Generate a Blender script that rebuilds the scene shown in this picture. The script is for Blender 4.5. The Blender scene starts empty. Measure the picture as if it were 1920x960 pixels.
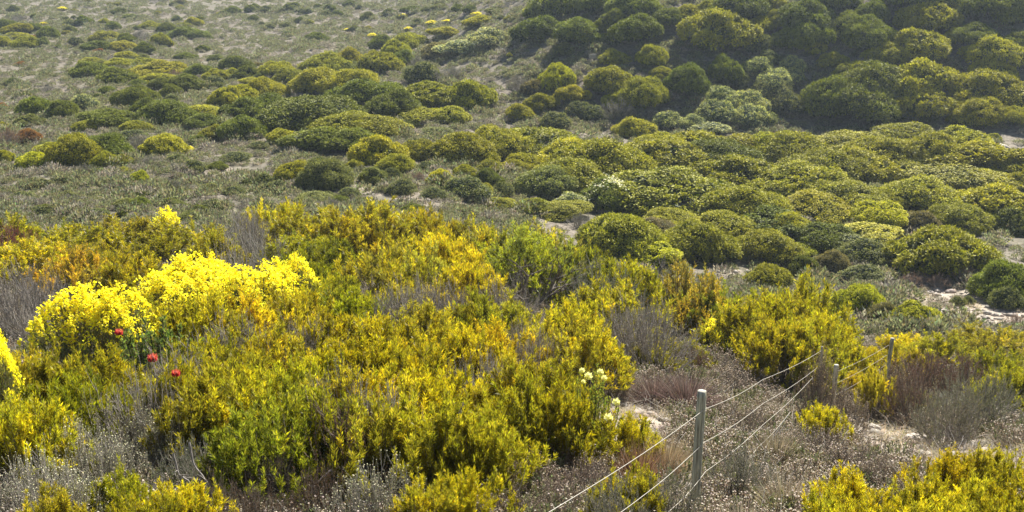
import bpy, math, random
import numpy as np
from mathutils import Vector, Matrix
R = math.radians
S = bpy.context.scene
C = S.collection
# ------------------------------------------------------------------ camera
PITCH, F = R(16), 2059.0
cam = bpy.data.objects.new('camera', bpy.data.cameras.new('camera')); C.objects.link(cam)
cam.data.sensor_width = 36; cam.data.lens = 36 * F / 1920
cam.data.clip_end = 3000; cam.data.clip_start = 0.05
cam.location = (0, 0, 0); cam.rotation_euler = (R(90) - PITCH, 0, 0)
S.camera = cam
# ------------------------------------------------------------------ sky and sun
SUN_EL, SUN_AZ = R(45), R(26)            # azimuth clockwise from +Y (view direction)
w = bpy.data.worlds.new('World'); S.world = w; w.use_nodes = True
nt = w.node_tree; bg = nt.nodes['Background']
sky = nt.nodes.new('ShaderNodeTexSky'); sky.sky_type = 'NISHITA'; sky.sun_disc = False
sky.sun_elevation = SUN_EL; sky.sun_rotation = SUN_AZ
sky.air_density = 1.0; sky.dust_density = 1.0
nt.links.new(sky.outputs[0], bg.inputs[0]); bg.inputs[1].default_value = 0.05
sun = bpy.data.objects.new('sun', bpy.data.lights.new('sun', 'SUN')); C.objects.link(sun)
sun.data.energy = 5.0; sun.data.angle = R(0.5); sun.data.color = (1, 0.95, 0.86)
sd = Vector((math.sin(SUN_AZ) * math.cos(SUN_EL), math.cos(SUN_AZ) * math.cos(SUN_EL), math.sin(SUN_EL)))
sun.rotation_euler = sd.to_track_quat('Z', 'Y').to_euler()
S.view_settings.view_transform = 'Standard'; S.view_settings.look = 'None'
S.view_settings.exposure = 1.32; S.view_settings.gamma = 1
HAZE = 0.0004

rng = np.random.default_rng(7); random.seed(7)
cp, sp = math.cos(PITCH), math.sin(PITCH)

def ray(px, py):
    a, b = (px - 960) / F, (480 - py) / F
    return np.array([a, cp + b * sp, -sp + b * cp])
def at(px, py, Y):
    d = ray(px, py); return d * (Y / d[1])
def proj(p):
    d = p[1] * cp - p[2] * sp
    return 960 + F * p[0] / d, 480 - F * (p[1] * sp + p[2] * cp) / d

# ------------------------------------------------------------------ terrain
def zz(py, Y): return at(960, py, Y)[2]
NL = [(-12, 1.6), (0, -1.7), (4, -3.3), (8, -4.85), (13, -6.05), (20, -7.45)]
NR = [(-12, 1.2), (0, -1.8), (4, -3.45), (9.3, -5.25), (18, -8.2)]
def P(*a): return [(Y, zz(py, Y)) for py, Y in a]
COLS = [
 (-500, NL + [(28, -8.6), (36, -10.5)] + P((430, 45), (340, 58), (250, 76), (150, 112), (80, 155), (0, 225)) + [(420, -6), (700, 0), (1100, 4)]),
 (0,    NL + [(28, -8.7), (36, -10.7)] + P((430, 45), (340, 58), (250, 76), (150, 112), (80, 155), (0, 225)) + [(420, -6), (700, 0), (1100, 4)]),
 (480,  NL + [(30, -8.9), (37, -10.9)] + P((425, 46), (340, 58), (240, 76), (150, 106), (80, 150), (0, 215)) + [(420, -6), (700, 0), (1100, 4)]),
 (800,  NL + [(30, -9.1), (37, -11.4)] + P((405, 48), (330, 59), (240, 74), (150, 98), (70, 135), (0, 190)) + [(420, -3), (700, 2), (1100, 5)]),
 (980,  NL[:-1] + [(20, -7.7), (30, -9.8), (38, -13.0)] + P((480, 48), (350, 62), (250, 77), (150, 89), (60, 103), (0, 115)) + [(160, 0), (300, 5), (700, 8), (1100, 9)]),
 (1200, NL[:-1] + [(20, -8.0), (30, -10.8), (38, -13.6)] + P((490, 48), (350, 63), (250, 79), (125, 88), (0, 98)) + [(125, 3), (250, 10), (700, 12), (1100, 12)]),
 (1600, NR + [(30, -11.6)] + P((590, 41), (500, 50), (350, 66), (245, 82), (120, 89), (0, 96)) + [(120, 5), (250, 12), (700, 14), (1100, 14)]),
 (1920, NR + [(30, -11.7)] + P((600, 41), (480, 53), (300, 71), (220, 80), (80, 88), (0, 93)) + [(115, 5), (250, 12), (700, 15), (1100, 15)]),
 (2500, NR + [(30, -11.7)] + P((600, 41), (480, 53), (300, 70), (220, 79), (80, 87), (0, 92)) + [(115, 5), (250, 12), (700, 15), (1100, 15)]),
]
def pchip(x, y, xq):
    x = np.array(x, float); y = np.array(y, float); h = np.diff(x); d = np.diff(y) / h
    m = np.zeros_like(y)
    for i in range(1, len(x) - 1):
        if d[i-1] * d[i] > 0:
            w1, w2 = 2*h[i] + h[i-1], h[i] + 2*h[i-1]
            m[i] = (w1 + w2) / (w1 / d[i-1] + w2 / d[i])
    m[0], m[-1] = d[0], d[-1]
    k = np.clip(np.searchsorted(x, xq) - 1, 0, len(x) - 2); t = (xq - x[k]) / h[k]
    return ((1+2*t)*(1-t)**2*y[k] + t*(1-t)**2*h[k]*m[k] + t*t*(3-2*t)*y[k+1] + t*t*(t-1)*h[k]*m[k+1])
YG = np.linspace(-12, 1100, 2225)
US = np.linspace(-0.75, 0.8, 156)
colz = np.array([pchip([a for a, _ in c], [b for _, b in c], YG) for _, c in COLS])
colu = np.array([(px - 960) / 2000 for px, _ in COLS])
TAB = np.zeros((len(US), len(YG)))
for i, u in enumerate(US):
    k = int(np.clip(np.searchsorted(colu, u) - 1, 0, len(colu) - 2))
    t = float(np.clip((u - colu[k]) / (colu[k+1] - colu[k]), 0, 1)); t = t*t*(3-2*t)*0.5 + t*0.5
    TAB[i] = colz[k] * (1 - t) + colz[k+1] * t
ker = np.exp(-0.5 * (np.arange(-8, 9) / 3.5) ** 2); ker /= ker.sum()
pad = np.pad(TAB, ((8, 8), (0, 0)), mode='edge')
TAB = sum(ker[j] * pad[j:j + len(US)] for j in range(17))
def bump(x, y):
    s = np.clip((y - 2) / 40, 0.15, 1)
    return s * (0.22*np.sin(x*0.31+1.3*np.sin(y*0.17)) * np.sin(y*0.27+0.7)
                + 0.12*np.sin(x*0.83+y*0.41+2) * np.sin(y*0.71-x*0.3)) + 0.035*np.sin(x*2.3+y*1.1)*np.sin(y*2.9-x*0.7)
def ground(x, y):
    x = np.asarray(x, float); y = np.asarray(y, float)
    u = np.clip(x / np.maximum(y, 5.0), US[0] + 1e-6, US[-1] - 1e-6)
    fu = (u - US[0]) / (US[1] - US[0]); iu = np.clip(fu.astype(int), 0, len(US) - 2); fu = fu - iu
    yc = np.clip(y, YG[0], YG[-1] - 1e-3); fy = (yc - YG[0]) / (YG[1] - YG[0]); iy = np.clip(fy.astype(int), 0, len(YG) - 2); fy = fy - iy
    z = (TAB[iu, iy]*(1-fu)*(1-fy) + TAB[iu+1, iy]*fu*(1-fy) + TAB[iu, iy+1]*(1-fu)*fy + TAB[iu+1, iy+1]*fu*fy)
    return z + bump(x, y)
def hit(px, py, ymin=3.0, h=0.0):
    d = ray(px, py); Y = np.linspace(ymin, 500, 9000)
    X = d[0] / d[1] * Y; Z = d[2] / d[1] * Y
    below = Z < ground(X, Y) + h
    i = int(np.argmax(below)) if below.any() else len(Y) - 1
    return np.array([X[i], Y[i], float(ground(X[i], Y[i]))])

# ------------------------------------------------------------------ mesh helpers
def raw_mesh(name, V, Fc, cols=None, mat=None, smooth=False):
    """V (n,3); Fc list of (m,k) int arrays; cols (n,3) vertex colour."""
    me = bpy.data.meshes.new(name)
    V = np.asarray(V, np.float32)
    if not isinstance(Fc, list): Fc = [Fc]
    Fc = [np.asarray(f, np.int32) for f in Fc if len(f)]
    idx = np.concatenate([f.ravel() for f in Fc]); tot = np.concatenate([np.full(len(f), f.shape[1], np.int32) for f in Fc])
    start = np.concatenate([[0], np.cumsum(tot)[:-1]]).astype(np.int32)
    me.vertices.add(len(V)); me.vertices.foreach_set('co', V.ravel())
    me.loops.add(len(idx)); me.loops.foreach_set('vertex_index', idx)
    me.polygons.add(len(tot)); me.polygons.foreach_set('loop_start', start); me.polygons.foreach_set('loop_total', tot)
    if smooth: me.polygons.foreach_set('use_smooth', np.ones(len(tot), bool))
    if cols is not None:
        a = me.attributes.new('Col', 'FLOAT_COLOR', 'POINT')
        c = np.ones((len(V), 4), np.float32); c[:, :3] = cols; a.data.foreach_set('color', c.ravel())
    me.update(calc_edges=True)
    if mat: me.materials.append(mat)
    return me
def unit(a): return a / np.maximum(np.linalg.norm(a, axis=-1, keepdims=True), 1e-9)
def rdir(n, g=rng): return unit(g.normal(size=(n, 3)))
ZC = 1.0      # leaves are shaped for the proportions their plant is finally scaled to
def leaf_geo(Pp, D, L, W, g, droop=0.0, flat=False):
    n = len(Pp); D = unit(D); side = unit(np.cross(D, rdir(n, g) * .75 + [0, 0, 1.3] if flat else rdir(n, g)))
    L = np.broadcast_to(L, (n,))[:, None]; W = np.broadcast_to(W, (n,))[:, None]
    zc = np.array([1, 1, ZC]); side = side * zc
    tip = Pp + D * L * zc; mid = Pp + D * L * 0.5 * zc
    V = np.stack([Pp, mid + side * W / 2, tip, mid - side * W / 2], 1).reshape(-1, 3)
    return V, np.arange(4 * n).reshape(n, 4)
class Geo:
    def __init__(s): s.V = []; s.F = {}; s.Cc = []; s.n = 0
    def add(s, V, Fc, col):
        V = np.asarray(V, float); s.V.append(V); s.Cc.append(np.broadcast_to(col, (len(V), 3)))
        Fc = np.asarray(Fc); s.F.setdefault(Fc.shape[1], []).append(Fc + s.n); s.n += len(V)
    def leaves(s, Pp, D, L, W, col, g, droop=0.0, flat=False):
        V, Fc = leaf_geo(Pp, D, L, W, g, droop, flat); s.add(V, Fc, np.repeat(np.broadcast_to(col, (len(Pp), 3)), 4, 0))
    def tube(s, pts, r0, r1, col, k=3):
        pts = np.asarray(pts, float); m = len(pts); T = unit(np.gradient(pts, axis=0))
        ref = np.array([0.31, 0.17, 0.93]) if abs(T[0][2]) < 0.9 else np.array([1, 0.1, 0])
        A = unit(np.cross(T, ref)); B = np.cross(T, A); r = np.linspace(r0, r1, m)[:, None]
        th = np.arange(k) * 2 * math.pi / k
        V = np.concatenate([(pts + r * (math.cos(t) * A + math.sin(t) * B))[:, None] for t in th], 1).reshape(-1, 3)
        q = [(i*k+j, i*k+(j+1) % k, (i+1)*k+(j+1) % k, (i+1)*k+j) for i in range(m-1) for j in range(k)]
        s.add(V, np.array(q), col)
    def mesh(s, name, mat, smooth=False):
        return raw_mesh(name, np.concatenate(s.V), [np.concatenate(f) for f in s.F.values()], np.concatenate(s.Cc), mat, smooth)

# ------------------------------------------------------------------ materials
def newmat(name):
    m = bpy.data.materials.new(name); m.use_nodes = True; m.node_tree.nodes.clear(); return m, m.node_tree.nodes, m.node_tree.links
def leafmat(name, base=None, transl=0.35, rough=0.5, spec=0.35, through=(1.45, 1.5, 0.7)):
    """colour = vertex colour x object colour (or a fixed base)"""
    m, N, L = newmat(name)
    out = N.new('ShaderNodeOutputMaterial'); pr = N.new('ShaderNodeBsdfPrincipled'); tr = N.new('ShaderNodeBsdfTranslucent')
    mx = N.new('ShaderNodeMixShader'); at_ = N.new('ShaderNodeAttribute'); at_.attribute_name = 'Col'
    mul = N.new('ShaderNodeMix'); mul.data_type = 'RGBA'; mul.blend_type = 'MULTIPLY'; mul.inputs[0].default_value = 1
    L.new(at_.outputs['Color'], mul.inputs[6])
    if base is None:
        oi = N.new('ShaderNodeObjectInfo'); L.new(oi.outputs['Color'], mul.inputs[7])
    else: mul.inputs[7].default_value = (*base, 1)
    L.new(mul.outputs[2], pr.inputs['Base Color']); pr.inputs['Roughness'].default_value = rough
    pr.inputs['Specular IOR Level'].default_value = spec
    g = N.new('ShaderNodeMix'); g.data_type = 'RGBA'; g.blend_type = 'MULTIPLY'; g.inputs[0].default_value = 1
    g.inputs[7].default_value = (*through, 1)
    L.new(mul.outputs[2], g.inputs[6]); L.new(g.outputs[2], tr.inputs['Color'])
    mx.inputs[0].default_value = transl
    L.new(pr.outputs[0], mx.inputs[1]); L.new(tr.outputs[0], mx.inputs[2]); L.new(mx.outputs[0], out.inputs[0])
    return m
LEAF = leafmat('leaf', transl=0.45)
LEAFD = leafmat('dense_leaf', transl=0.16, rough=.62, spec=0.13)
DRY = leafmat('dry_blade', transl=0.3, spec=0.15, through=(1, .97, .93))
FLOWER = leafmat('petal', base=(1, 1, 1), transl=0.4, rough=0.7, spec=0.1)
def woodmat(name, c0, c1, scale=20):
    m, N, L = newmat(name)
    out = N.new('ShaderNodeOutputMaterial'); pr = N.new('ShaderNodeBsdfPrincipled'); tc = N.new('ShaderNodeTexCoord')
    no = N.new('ShaderNodeTexNoise'); no.inputs['Scale'].default_value = scale; no.inputs['Detail'].default_value = 4
    rp = N.new('ShaderNodeValToRGB'); rp.color_ramp.elements[0].position = .35; rp.color_ramp.elements[1].position = .65
    rp.color_ramp.elements[0].color = (*c0, 1); rp.color_ramp.elements[1].color = (*c1, 1)
    L.new(tc.outputs['Object'], no.inputs['Vector']); L.new(no.outputs[0], rp.inputs[0]); L.new(rp.outputs[0], pr.inputs['Base Color'])
    pr.inputs['Roughness'].default_value = .85; L.new(pr.outputs[0], out.inputs[0]); return m
WOOD = woodmat('bark', (.10, .08, .065), (.22, .19, .16))
GREYWOOD = woodmat('bleached_twig', (.22, .19, .165), (.42, .38, .34))

def soil_material():
    m, N, L = newmat('sandy_soil')
    out = N.new('ShaderNodeOutputMaterial'); pr = N.new('ShaderNodeBsdfPrincipled'); ge = N.new('ShaderNodeNewGeometry')
    def noise(sc, det=6):
        n = N.new('ShaderNodeTexNoise'); n.inputs['Scale'].default_value = sc; n.inputs['Detail'].default_value = det
        n.inputs['Roughness'].default_value = .65; L.new(ge.outputs['Position'], n.inputs['Vector']); return n
    def ramp(src, p0, c0, p1, c1):
        r = N.new('ShaderNodeValToRGB'); e = r.color_ramp.elements
        e[0].position = p0; e[0].color = (*c0, 1); e[1].position = p1; e[1].color = (*c1, 1); L.new(src, r.inputs[0]); return r
    def mix(f, a, b):
        x = N.new('ShaderNodeMix'); x.data_type = 'RGBA'
        if hasattr(f, 'links'): L.new(f, x.inputs[0])
        else: x.inputs[0].default_value = f
        L.new(a, x.inputs[6]); L.new(b, x.inputs[7]); return x.outputs[2]
    litter = ramp(noise(3.5).outputs[0], .38, (.10, .085, .065), .64, (.27, .235, .19))
    green = ramp(noise(0.8).outputs[0], .4, (.11, .10, .07), .62, (.22, .20, .15))
    sand = ramp(noise(1.7, 8).outputs[0], .36, (.27, .22, .165), .62, (.46, .40, .33))
    at_ = N.new('ShaderNodeAttribute'); at_.attribute_name = 'Col'
    sep = N.new('ShaderNodeSeparateColor'); L.new(at_.outputs['Color'], sep.inputs[0])
    base = mix(ramp(noise(0.23).outputs[0], .42, (0, 0, 0), .6, (1, 1, 1)).outputs[0], litter.outputs[0], green.outputs[0])
    ad = N.new('ShaderNodeMath'); ad.operation = 'ADD'; n2 = noise(1.1, 8)
    sb = N.new('ShaderNodeMath'); sb.operation = 'MULTIPLY_ADD'; sb.inputs[1].default_value = 1.6; sb.inputs[2].default_value = -1.15
    L.new(n2.outputs[0], sb.inputs[0]); L.new(sep.outputs[0], ad.inputs[0]); L.new(sb.outputs[0], ad.inputs[1])
    fac = ramp(ad.outputs[0], .12, (0, 0, 0), .45, (1, 1, 1))
    L.new(mix(fac.outputs[0], base, sand.outputs[0]), pr.inputs['Base Color'])
    pr.inputs['Roughness'].default_value = .95; pr.inputs['Specular IOR Level'].default_value = .1
    b = N.new('ShaderNodeBump'); b.inputs['Strength'].default_value = .6; b.inputs['Distance'].default_value = .06
    L.new(noise(6, 8).outputs[0], b.inputs['Height']); L.new(b.outputs[0], pr.inputs['Normal'])
    L.new(pr.outputs[0], out.inputs[0]); return m

# ------------------------------------------------------------------ ground sheet
BARE = []      # (x, y, rx, ry, weight) bare sandy patches, from where they are seen
for px, py, wx, wy, k in [(1830, 585, 110, 48, 1.4), (1750, 555, 80, 28, 1.2), (1360, 508, 60, 18, .75), (1440, 520, 40, 12, .6), (1500, 505, 60, 12, .6),
                          (690, 358, 60, 22, .6), (640, 365, 60, 14, .7), (760, 378, 60, 14, .9), (1190, 780, 80, 25, 1.5), (1190, 850, 80, 70, 1.5),
                          (1780, 850, 120, 50, 1.3), (1640, 810, 60, 30, 1.2), (1900, 280, 30, 25, .55), (420, 320, 60, 14, .7), (1000, 880, 100, 60, .35),
                            (1750, 150, 20, 14, .4), (1100, 900, 100, 60, .4), (1500, 930, 60, 30, .6)]:
    p = hit(px, py); q = hit(px, py - wy); s = p[1] / F * 1.03
    BARE.append((p[0], p[1], wx * s, max(abs(q[1] - p[1]), 0.3), k))
def bareness(x, y):
    b = np.zeros_like(x)
    for cx, cy, rx, ry, k in BARE: b = np.maximum(b, k * np.exp(-(((x - cx) / rx) ** 2 + ((y - cy) / ry) ** 2)))
    return b
Ys = np.concatenate([np.linspace(-12, 30, 190), np.linspace(30.3, 130, 260), np.geomspace(131, 1090, 70)])
uu = np.concatenate([np.linspace(-3.2, -.62, 18)[:-1], np.linspace(-.62, .62, 240), np.linspace(.62, 3.2, 18)[1:]])
UU, YY = np.meshgrid(uu, Ys); XX = UU * np.maximum(YY + 8, 6)
XX = np.where(YY < 5, UU * 13, XX); ZZ = ground(XX, YY)
nr, nc = XX.shape; ii = np.arange(nr * nc).reshape(nr, nc)
quads = np.stack([ii[:-1, :-1], ii[:-1, 1:], ii[1:, 1:], ii[1:, :-1]], -1).reshape(-1, 4)
gcol = np.zeros((nr * nc, 3)); gcol[:, 0] = bareness(XX.ravel(), YY.ravel())
gme = raw_mesh('ground', np.stack([XX, YY, ZZ], -1).reshape(-1, 3), quads, gcol, soil_material(), True)
go = bpy.data.objects.new('ground', gme); C.objects.link(go); go['kind'] = 'structure'

# ------------------------------------------------------------------ plant meshes
def jit(g, n, base, dv=.2, dh=.1):
    """leaf colours round a base: brightness and hue spread"""
    c = np.array(base, float)[None] * (1 + g.normal(0, dv, (n, 1))).clip(.35, 1.9)
    c = c * (1 + g.normal(0, dh, (n, 3))).clip(.6, 1.5); return c.clip(0, 1)

def dome_meshes(seed, leaf=.052, nl=70, nclump=190, flat=1.0, sparse=False):
    """rounded evergreen: unit radius, unit height, crown of clumped leaves over lobes"""
    g = np.random.default_rng(seed)
    nlobe = int(g.integers(6, 11)); lobes = [(np.array([0, 0, .36]), np.array([.80, .80, .50]))]
    for i in range(nlobe):
        a = i * 2 * math.pi / nlobe + g.uniform(-.4, .4); r = g.uniform(.42, .72); s = g.uniform(.26, .46)
        zc = g.uniform(.22, .56) * (1.0 - r * .35)
        lobes.append((np.array([math.cos(a) * r, math.sin(a) * r, zc]), np.array([s * 1.1, s * 1.1, s * g.uniform(.65, .95)])))
    for i in range(4):
        a = g.uniform(0, 6.3); r = g.uniform(.05, .35)
        lobes.append((np.array([math.cos(a) * r, math.sin(a) * r, .62]), np.array([.36, .36, g.uniform(.24, .40)])))
    pts, nrm = [], []
    tries = 0
    while len(pts) < nclump and tries < 9000:
        tries += 1
        c, s = lobes[int(g.integers(len(lobes)))]; d = rdir(1, g)[0]; p = c + d * s
        if p[2] < .12 + .1 * g.random(): continue
        if any((((p - c2) / s2) ** 2).sum() < .93 for c2, s2 in lobes): continue
        if pts and (np.linalg.norm(np.array(pts) - p, axis=1) < .11).any(): continue
        pts.append(p); nrm.append(unit(d / s))
    G = Geo(); young_lit = np.array([2.25, 2.12, .85]); old_shaded = np.array([.48, .6, .5])  # leaf age tints, contrast pushed to paint sunlit tops and shaded insides
    for p, n in zip(pts, nrm):
        m = nl if g.random() > .08 else nl // 3
        if sparse and g.random() < .35: m = nl // 4
        up = unit(n + np.array([0, 0, .7])); cr = g.uniform(.07, .15)
        d = unit(rdir(m, g) + up * .9); out = g.random(m) ** .5
        Pp = p - n * cr * .4 + d * (cr * out)[:, None]
        t = (out * .55 + g.random(m) * .55 + (.15 if g.random() < .3 else -.1)).clip(0, 1)[:, None]
        col = (old_shaded * (1 - t) + young_lit * t) * (1 + g.normal(0, .12)) * (1 + g.normal(0, .1, (m, 1))).clip(.4, 1.7)
        G.leaves(Pp, unit(d * .6 + rdir(m, g) * .8), g.uniform(.7, 1.35, m) * leaf, leaf * .6, col.clip(0, 2.6), g, flat=True)
    # oversized leaves added inside the crown to block light, tinted dark as its shade
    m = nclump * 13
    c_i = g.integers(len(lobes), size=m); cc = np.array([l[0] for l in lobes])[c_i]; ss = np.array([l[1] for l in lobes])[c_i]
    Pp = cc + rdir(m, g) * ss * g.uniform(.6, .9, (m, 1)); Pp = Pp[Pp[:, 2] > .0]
    G.leaves(Pp, rdir(len(Pp), g), leaf * 2.4, leaf * 1.7, jit(g, len(Pp), old_shaded * .8, .15, .05), g)
    T = Geo()
    for i in range(14):
        a = g.uniform(0, 6.3); r = g.uniform(.3, .8); e = np.array([math.cos(a) * r, math.sin(a) * r, g.uniform(.3, .75)])
        T.tube([[g.normal(0, .05), g.normal(0, .05), -.15], e * [.35, .35, .45], e * [.8, .8, .8], e], .03, .006, (1, 1, 1), 4)
    return G.mesh('foliage', LEAFD), T.mesh('stem', WOOD, True)

def shoots(g, n, spread=1.0, hgt=1.0, low=.1, even=False):
    """curved shoots from the base to an uneven dome"""
    res = []
    ph = g.uniform(0, 6.3, 3)
    for i in range(n):
        a = g.uniform(0, 6.283); e = g.random() ** .62
        rr = spread * e * (1 + .18 * math.sin(2 * a + ph[0]) + .12 * math.sin(5 * a + ph[1]))
        h = hgt * (1 - .55 * e * e) * (g.uniform(.93, 1.02) if even else g.uniform(.72, 1.08)) * (1 + .1 * math.sin(3 * a + ph[2]))
        b = np.array([math.cos(a) * rr * .22 + g.normal(0, .05), math.sin(a) * rr * .22 + g.normal(0, .05), -.12])
        t = np.array([math.cos(a) * rr, math.sin(a) * rr, max(h, .2)])
        mid = b * .35 + t * .55; mid[2] = t[2] * .42; q = t * .86 + mid * .14; q[2] = t[2] * .78
        res.append(np.array([b, mid, q, t]))
    return res
def along(sh, t):
    """points and tangents along a 4 point shoot"""
    k = (t * 3).clip(0, 2.999); i = k.astype(int); f = (k - i)[:, None]
    return sh[i] * (1 - f) + sh[i+1] * f, unit(sh[i+1] - sh[i])

def upright_meshes(seed, n=96, per=135, L=.10, W=.0165, tone=((.42, .345, .022), (.28, .25, .028)), gold=.35, start=.4, bare=.0, spreadang=.95):
    g = np.random.default_rng(seed); G = Geo(); T = Geo()
    for sh in shoots(g, n):
        T.tube(sh, .009, .003, (1, 1, 1))
        if g.random() < bare: continue
        # side shoots
        ends = [sh]
        for _ in range(3):
            t0 = g.uniform(.5, .85); p0, d0 = along(sh, np.array([t0])); dd = unit(d0[0] + rdir(1, g)[0] * .9 + [0, 0, .3]); l = g.uniform(.12, .26)
            ends.append(np.array([p0[0], p0[0] + dd * l * .35, p0[0] + dd * l * .7, p0[0] + dd * l + [0, 0, .02]]))
        c = np.array(tone[0] if g.random() < gold else tone[1]) * g.uniform(.8, 1.25)
        for j, s in enumerate(ends):
            m = per // 3 if j else per // 2
            t = g.uniform(start if j == 0 else .15, 1.0, m); p, d = along(s, t)
            D = unit(d + rdir(m, g) * spreadang + [0, 0, .35])
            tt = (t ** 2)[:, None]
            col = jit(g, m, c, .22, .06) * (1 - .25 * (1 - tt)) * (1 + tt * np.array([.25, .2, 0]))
            G.leaves(p, D, L * g.uniform(.6, 1.2, m), W * g.uniform(.7, 1.2, m), col, g)
    return G.mesh('foliage', LEAF), T.mesh('stem', WOOD)

def fine_meshes(seed, n=110, per=150, col=(.2, .19, .12), L=.028, W=.009, twig=(1, 1, 1), mat=None, dots=None):
    """fine leaved or half bare heath bush"""
    g = np.random.default_rng(seed); G = Geo(); T = Geo(); H = Geo()
    for sh in shoots(g, n):
        T.tube(sh, .008, .0035, twig)
        for _ in range(5):
            t0 = g.uniform(.35, .9); p0, d0 = along(sh, np.array([t0])); dd = unit(d0[0] + rdir(1, g)[0] * .8); l = g.uniform(.1, .28)
            e = p0[0] + dd * l + [0, 0, .03]; s = np.array([p0[0], p0[0] + dd * l * .35, p0[0] + dd * l * .7, e])
            T.tube(s, .0045, .002, twig)
            m = per // 5
            if m:
                t = g.random(m); p, d = along(s, t)
                G.leaves(p, unit(d + rdir(m, g) * .9), L * g.uniform(.6, 1.3, m), W, jit(g, m, col, .25, .08), g)
            if dots is not None and g.random() < .5:
                head(H, e, .011, dots, g)
        if dots is not None: head(H, sh[-1] + [0, 0, .01], .014, dots, g)
    fo = G.mesh('foliage', DRY) if G.V else None
    return fo, T.mesh('stem', mat or GREYWOOD), (H.mesh('flower_head', FLOWER) if H.V else None)
def head(H, p, r, col, g, k=6):
    n = unit(rdir(1, g)[0] * .5 + [0, 0, 1]); a = unit(np.cross(n, [1, .2, .1])); b = np.cross(n, a)
    th = np.arange(k) * 2 * math.pi / k + g.random()
    V = np.concatenate([[p + n * r * .45], p + r * (np.cos(th)[:, None] * a + np.sin(th)[:, None] * b)])
    c = jit(g, 1, col, .12, .04)
    H.add(V, np.array([(0, 1 + j, 1 + (j + 1) % k) for j in range(k)]), c)

def flower_meshes(seed):
    """low rounded bush whose top is a sheet of yellow heads"""
    g = np.random.default_rng(seed); G = Geo(); T = Geo(); H = Geo()
    for sh in shoots(g, 270, 1.0, 1.0, even=True):
        T.tube(sh, .008, .003, (1, 1, 1)); m = 30
        t = g.uniform(.35, .97, m); p, d = along(sh, t)
        G.leaves(p, unit(d + rdir(m, g) * .9), .06 * g.uniform(.6, 1.2, m), .017, jit(g, m, (.19, .20, .07), .25), g)
        e = sh[-1]; q = 11
        P2 = e + np.concatenate([g.normal(0, .055, (q, 2)), g.normal(.01, .018, (q, 1))], 1)
        if e[2] < .6 * g.uniform(.85, 1.2): continue
        for p in P2: head(H, p, g.uniform(.016, .032), (.95, .83, .035) if g.random() < .85 else (.8, .74, .12), g)
    return G.mesh('foliage', LEAF), T.mesh('stem', WOOD), H.mesh('flower_head', FLOWER)

def broom_meshes(seed, n=900, col=(.25, .2, .17)):
    """tussock of wiry upright stems"""
    g = np.random.default_rng(seed); G = Geo()
    a = g.uniform(0, 6.283, n); e = g.random(n) ** .6
    b = np.stack([np.cos(a) * e * .28, np.sin(a) * e * .28, np.full(n, -.05)], 1)
    D = unit(np.stack([np.cos(a) * e * .95, np.sin(a) * e * .95, 1 - .25 * e], 1) + g.normal(0, .08, (n, 3)))
    L = g.uniform(.6, 1.12, n); c = jit(g, n, col, .3, .06)
    # two piece blades that arch outwards
    side = unit(np.cross(D, rdir(n, g))) * .006; mid = b + D * (L * .55)[:, None]
    tip = b + unit(D + np.stack([np.cos(a), np.sin(a), -np.ones(n) * .25], 1) * .3 * e[:, None]) * L[:, None]
    V = np.stack([b - side, b + side, mid + side, mid - side, tip], 1).reshape(-1, 3); k = np.arange(n)[:, None] * 5
    G.add(V, k + [0, 1, 2, 3], np.repeat(c, 5, 0)); G.F.setdefault(3, []).append(k + [3, 2, 4])
    return G.mesh('blade', DRY)

def grass_geo(G, g, n, h, w, col, spread=.12, lean=.45):
    a = g.uniform(0, 6.283, n); b = np.stack([g.normal(0, spread, n), g.normal(0, spread, n), np.full(n, -.03)], 1)
    D = unit(np.stack([np.cos(a) * lean, np.sin(a) * lean, np.ones(n)], 1) + g.normal(0, .2, (n, 3))); L = h * g.uniform(.5, 1.15, n)
    side = unit(np.cross(D, rdir(n, g))) * w / 2; mid = b + D * (L * .55)[:, None]; tip = mid + unit(D + np.stack([np.cos(a), np.sin(a), -.5 * np.ones(n)], 1) * .7) * (L * .5)[:, None]
    V = np.stack([b - side, b + side, mid + side * .8, mid - side * .8, tip], 1).reshape(-1, 3); k = np.arange(n)[:, None] * 5
    n0 = G.n; G.add(V, k + [0, 1, 2, 3], np.repeat(jit(g, n, col, .22, .06), 5, 0)); G.F.setdefault(3, []).append(k + [3, 2, 4] + n0)

# ------------------------------------------------------------------ prototypes (meshes only, shared by the copies)
ZC = 1.35
DOME = [dome_meshes(100 + i, leaf=(.046, .040, .052)[i % 3], nclump=(220, 260, 180)[i % 3]) for i in range(10)]
PALE = [dome_meshes(200 + i, leaf=.045, nl=30, nclump=200, sparse=True) for i in range(2)]
ZC = .68
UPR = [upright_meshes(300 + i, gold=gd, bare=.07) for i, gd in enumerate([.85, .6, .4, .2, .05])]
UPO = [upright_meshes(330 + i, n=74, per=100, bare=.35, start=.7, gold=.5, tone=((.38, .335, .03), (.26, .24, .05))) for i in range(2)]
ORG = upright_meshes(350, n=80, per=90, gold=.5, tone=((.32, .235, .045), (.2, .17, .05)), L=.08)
RED = fine_meshes(360, col=(.22, .125, .08), per=170, mat=WOOD)
TWG = [fine_meshes(370 + i, col=(.27, .25, .19), per=70) for i in range(2)]
GGR = [fine_meshes(380 + i, col=(.17, .19, .12), per=190) for i in range(2)]
BRN = [fine_meshes(390 + i, col=(.26, .2, .14), per=120, mat=WOOD, dots=(.55, .45, .36)) for i in range(2)]
HRB = [fine_meshes(400 + i, n=120, col=(.27, .27, .17), per=130, dots=(.8, .76, .58)) for i in range(2)]
FLW = [flower_meshes(410 + i) for i in range(3)]
ZC = 1.0
BRM = [broom_meshes(420 + i, col=c) for i, c in enumerate([(.25, .205, .17), (.36, .31, .23)])]

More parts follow.
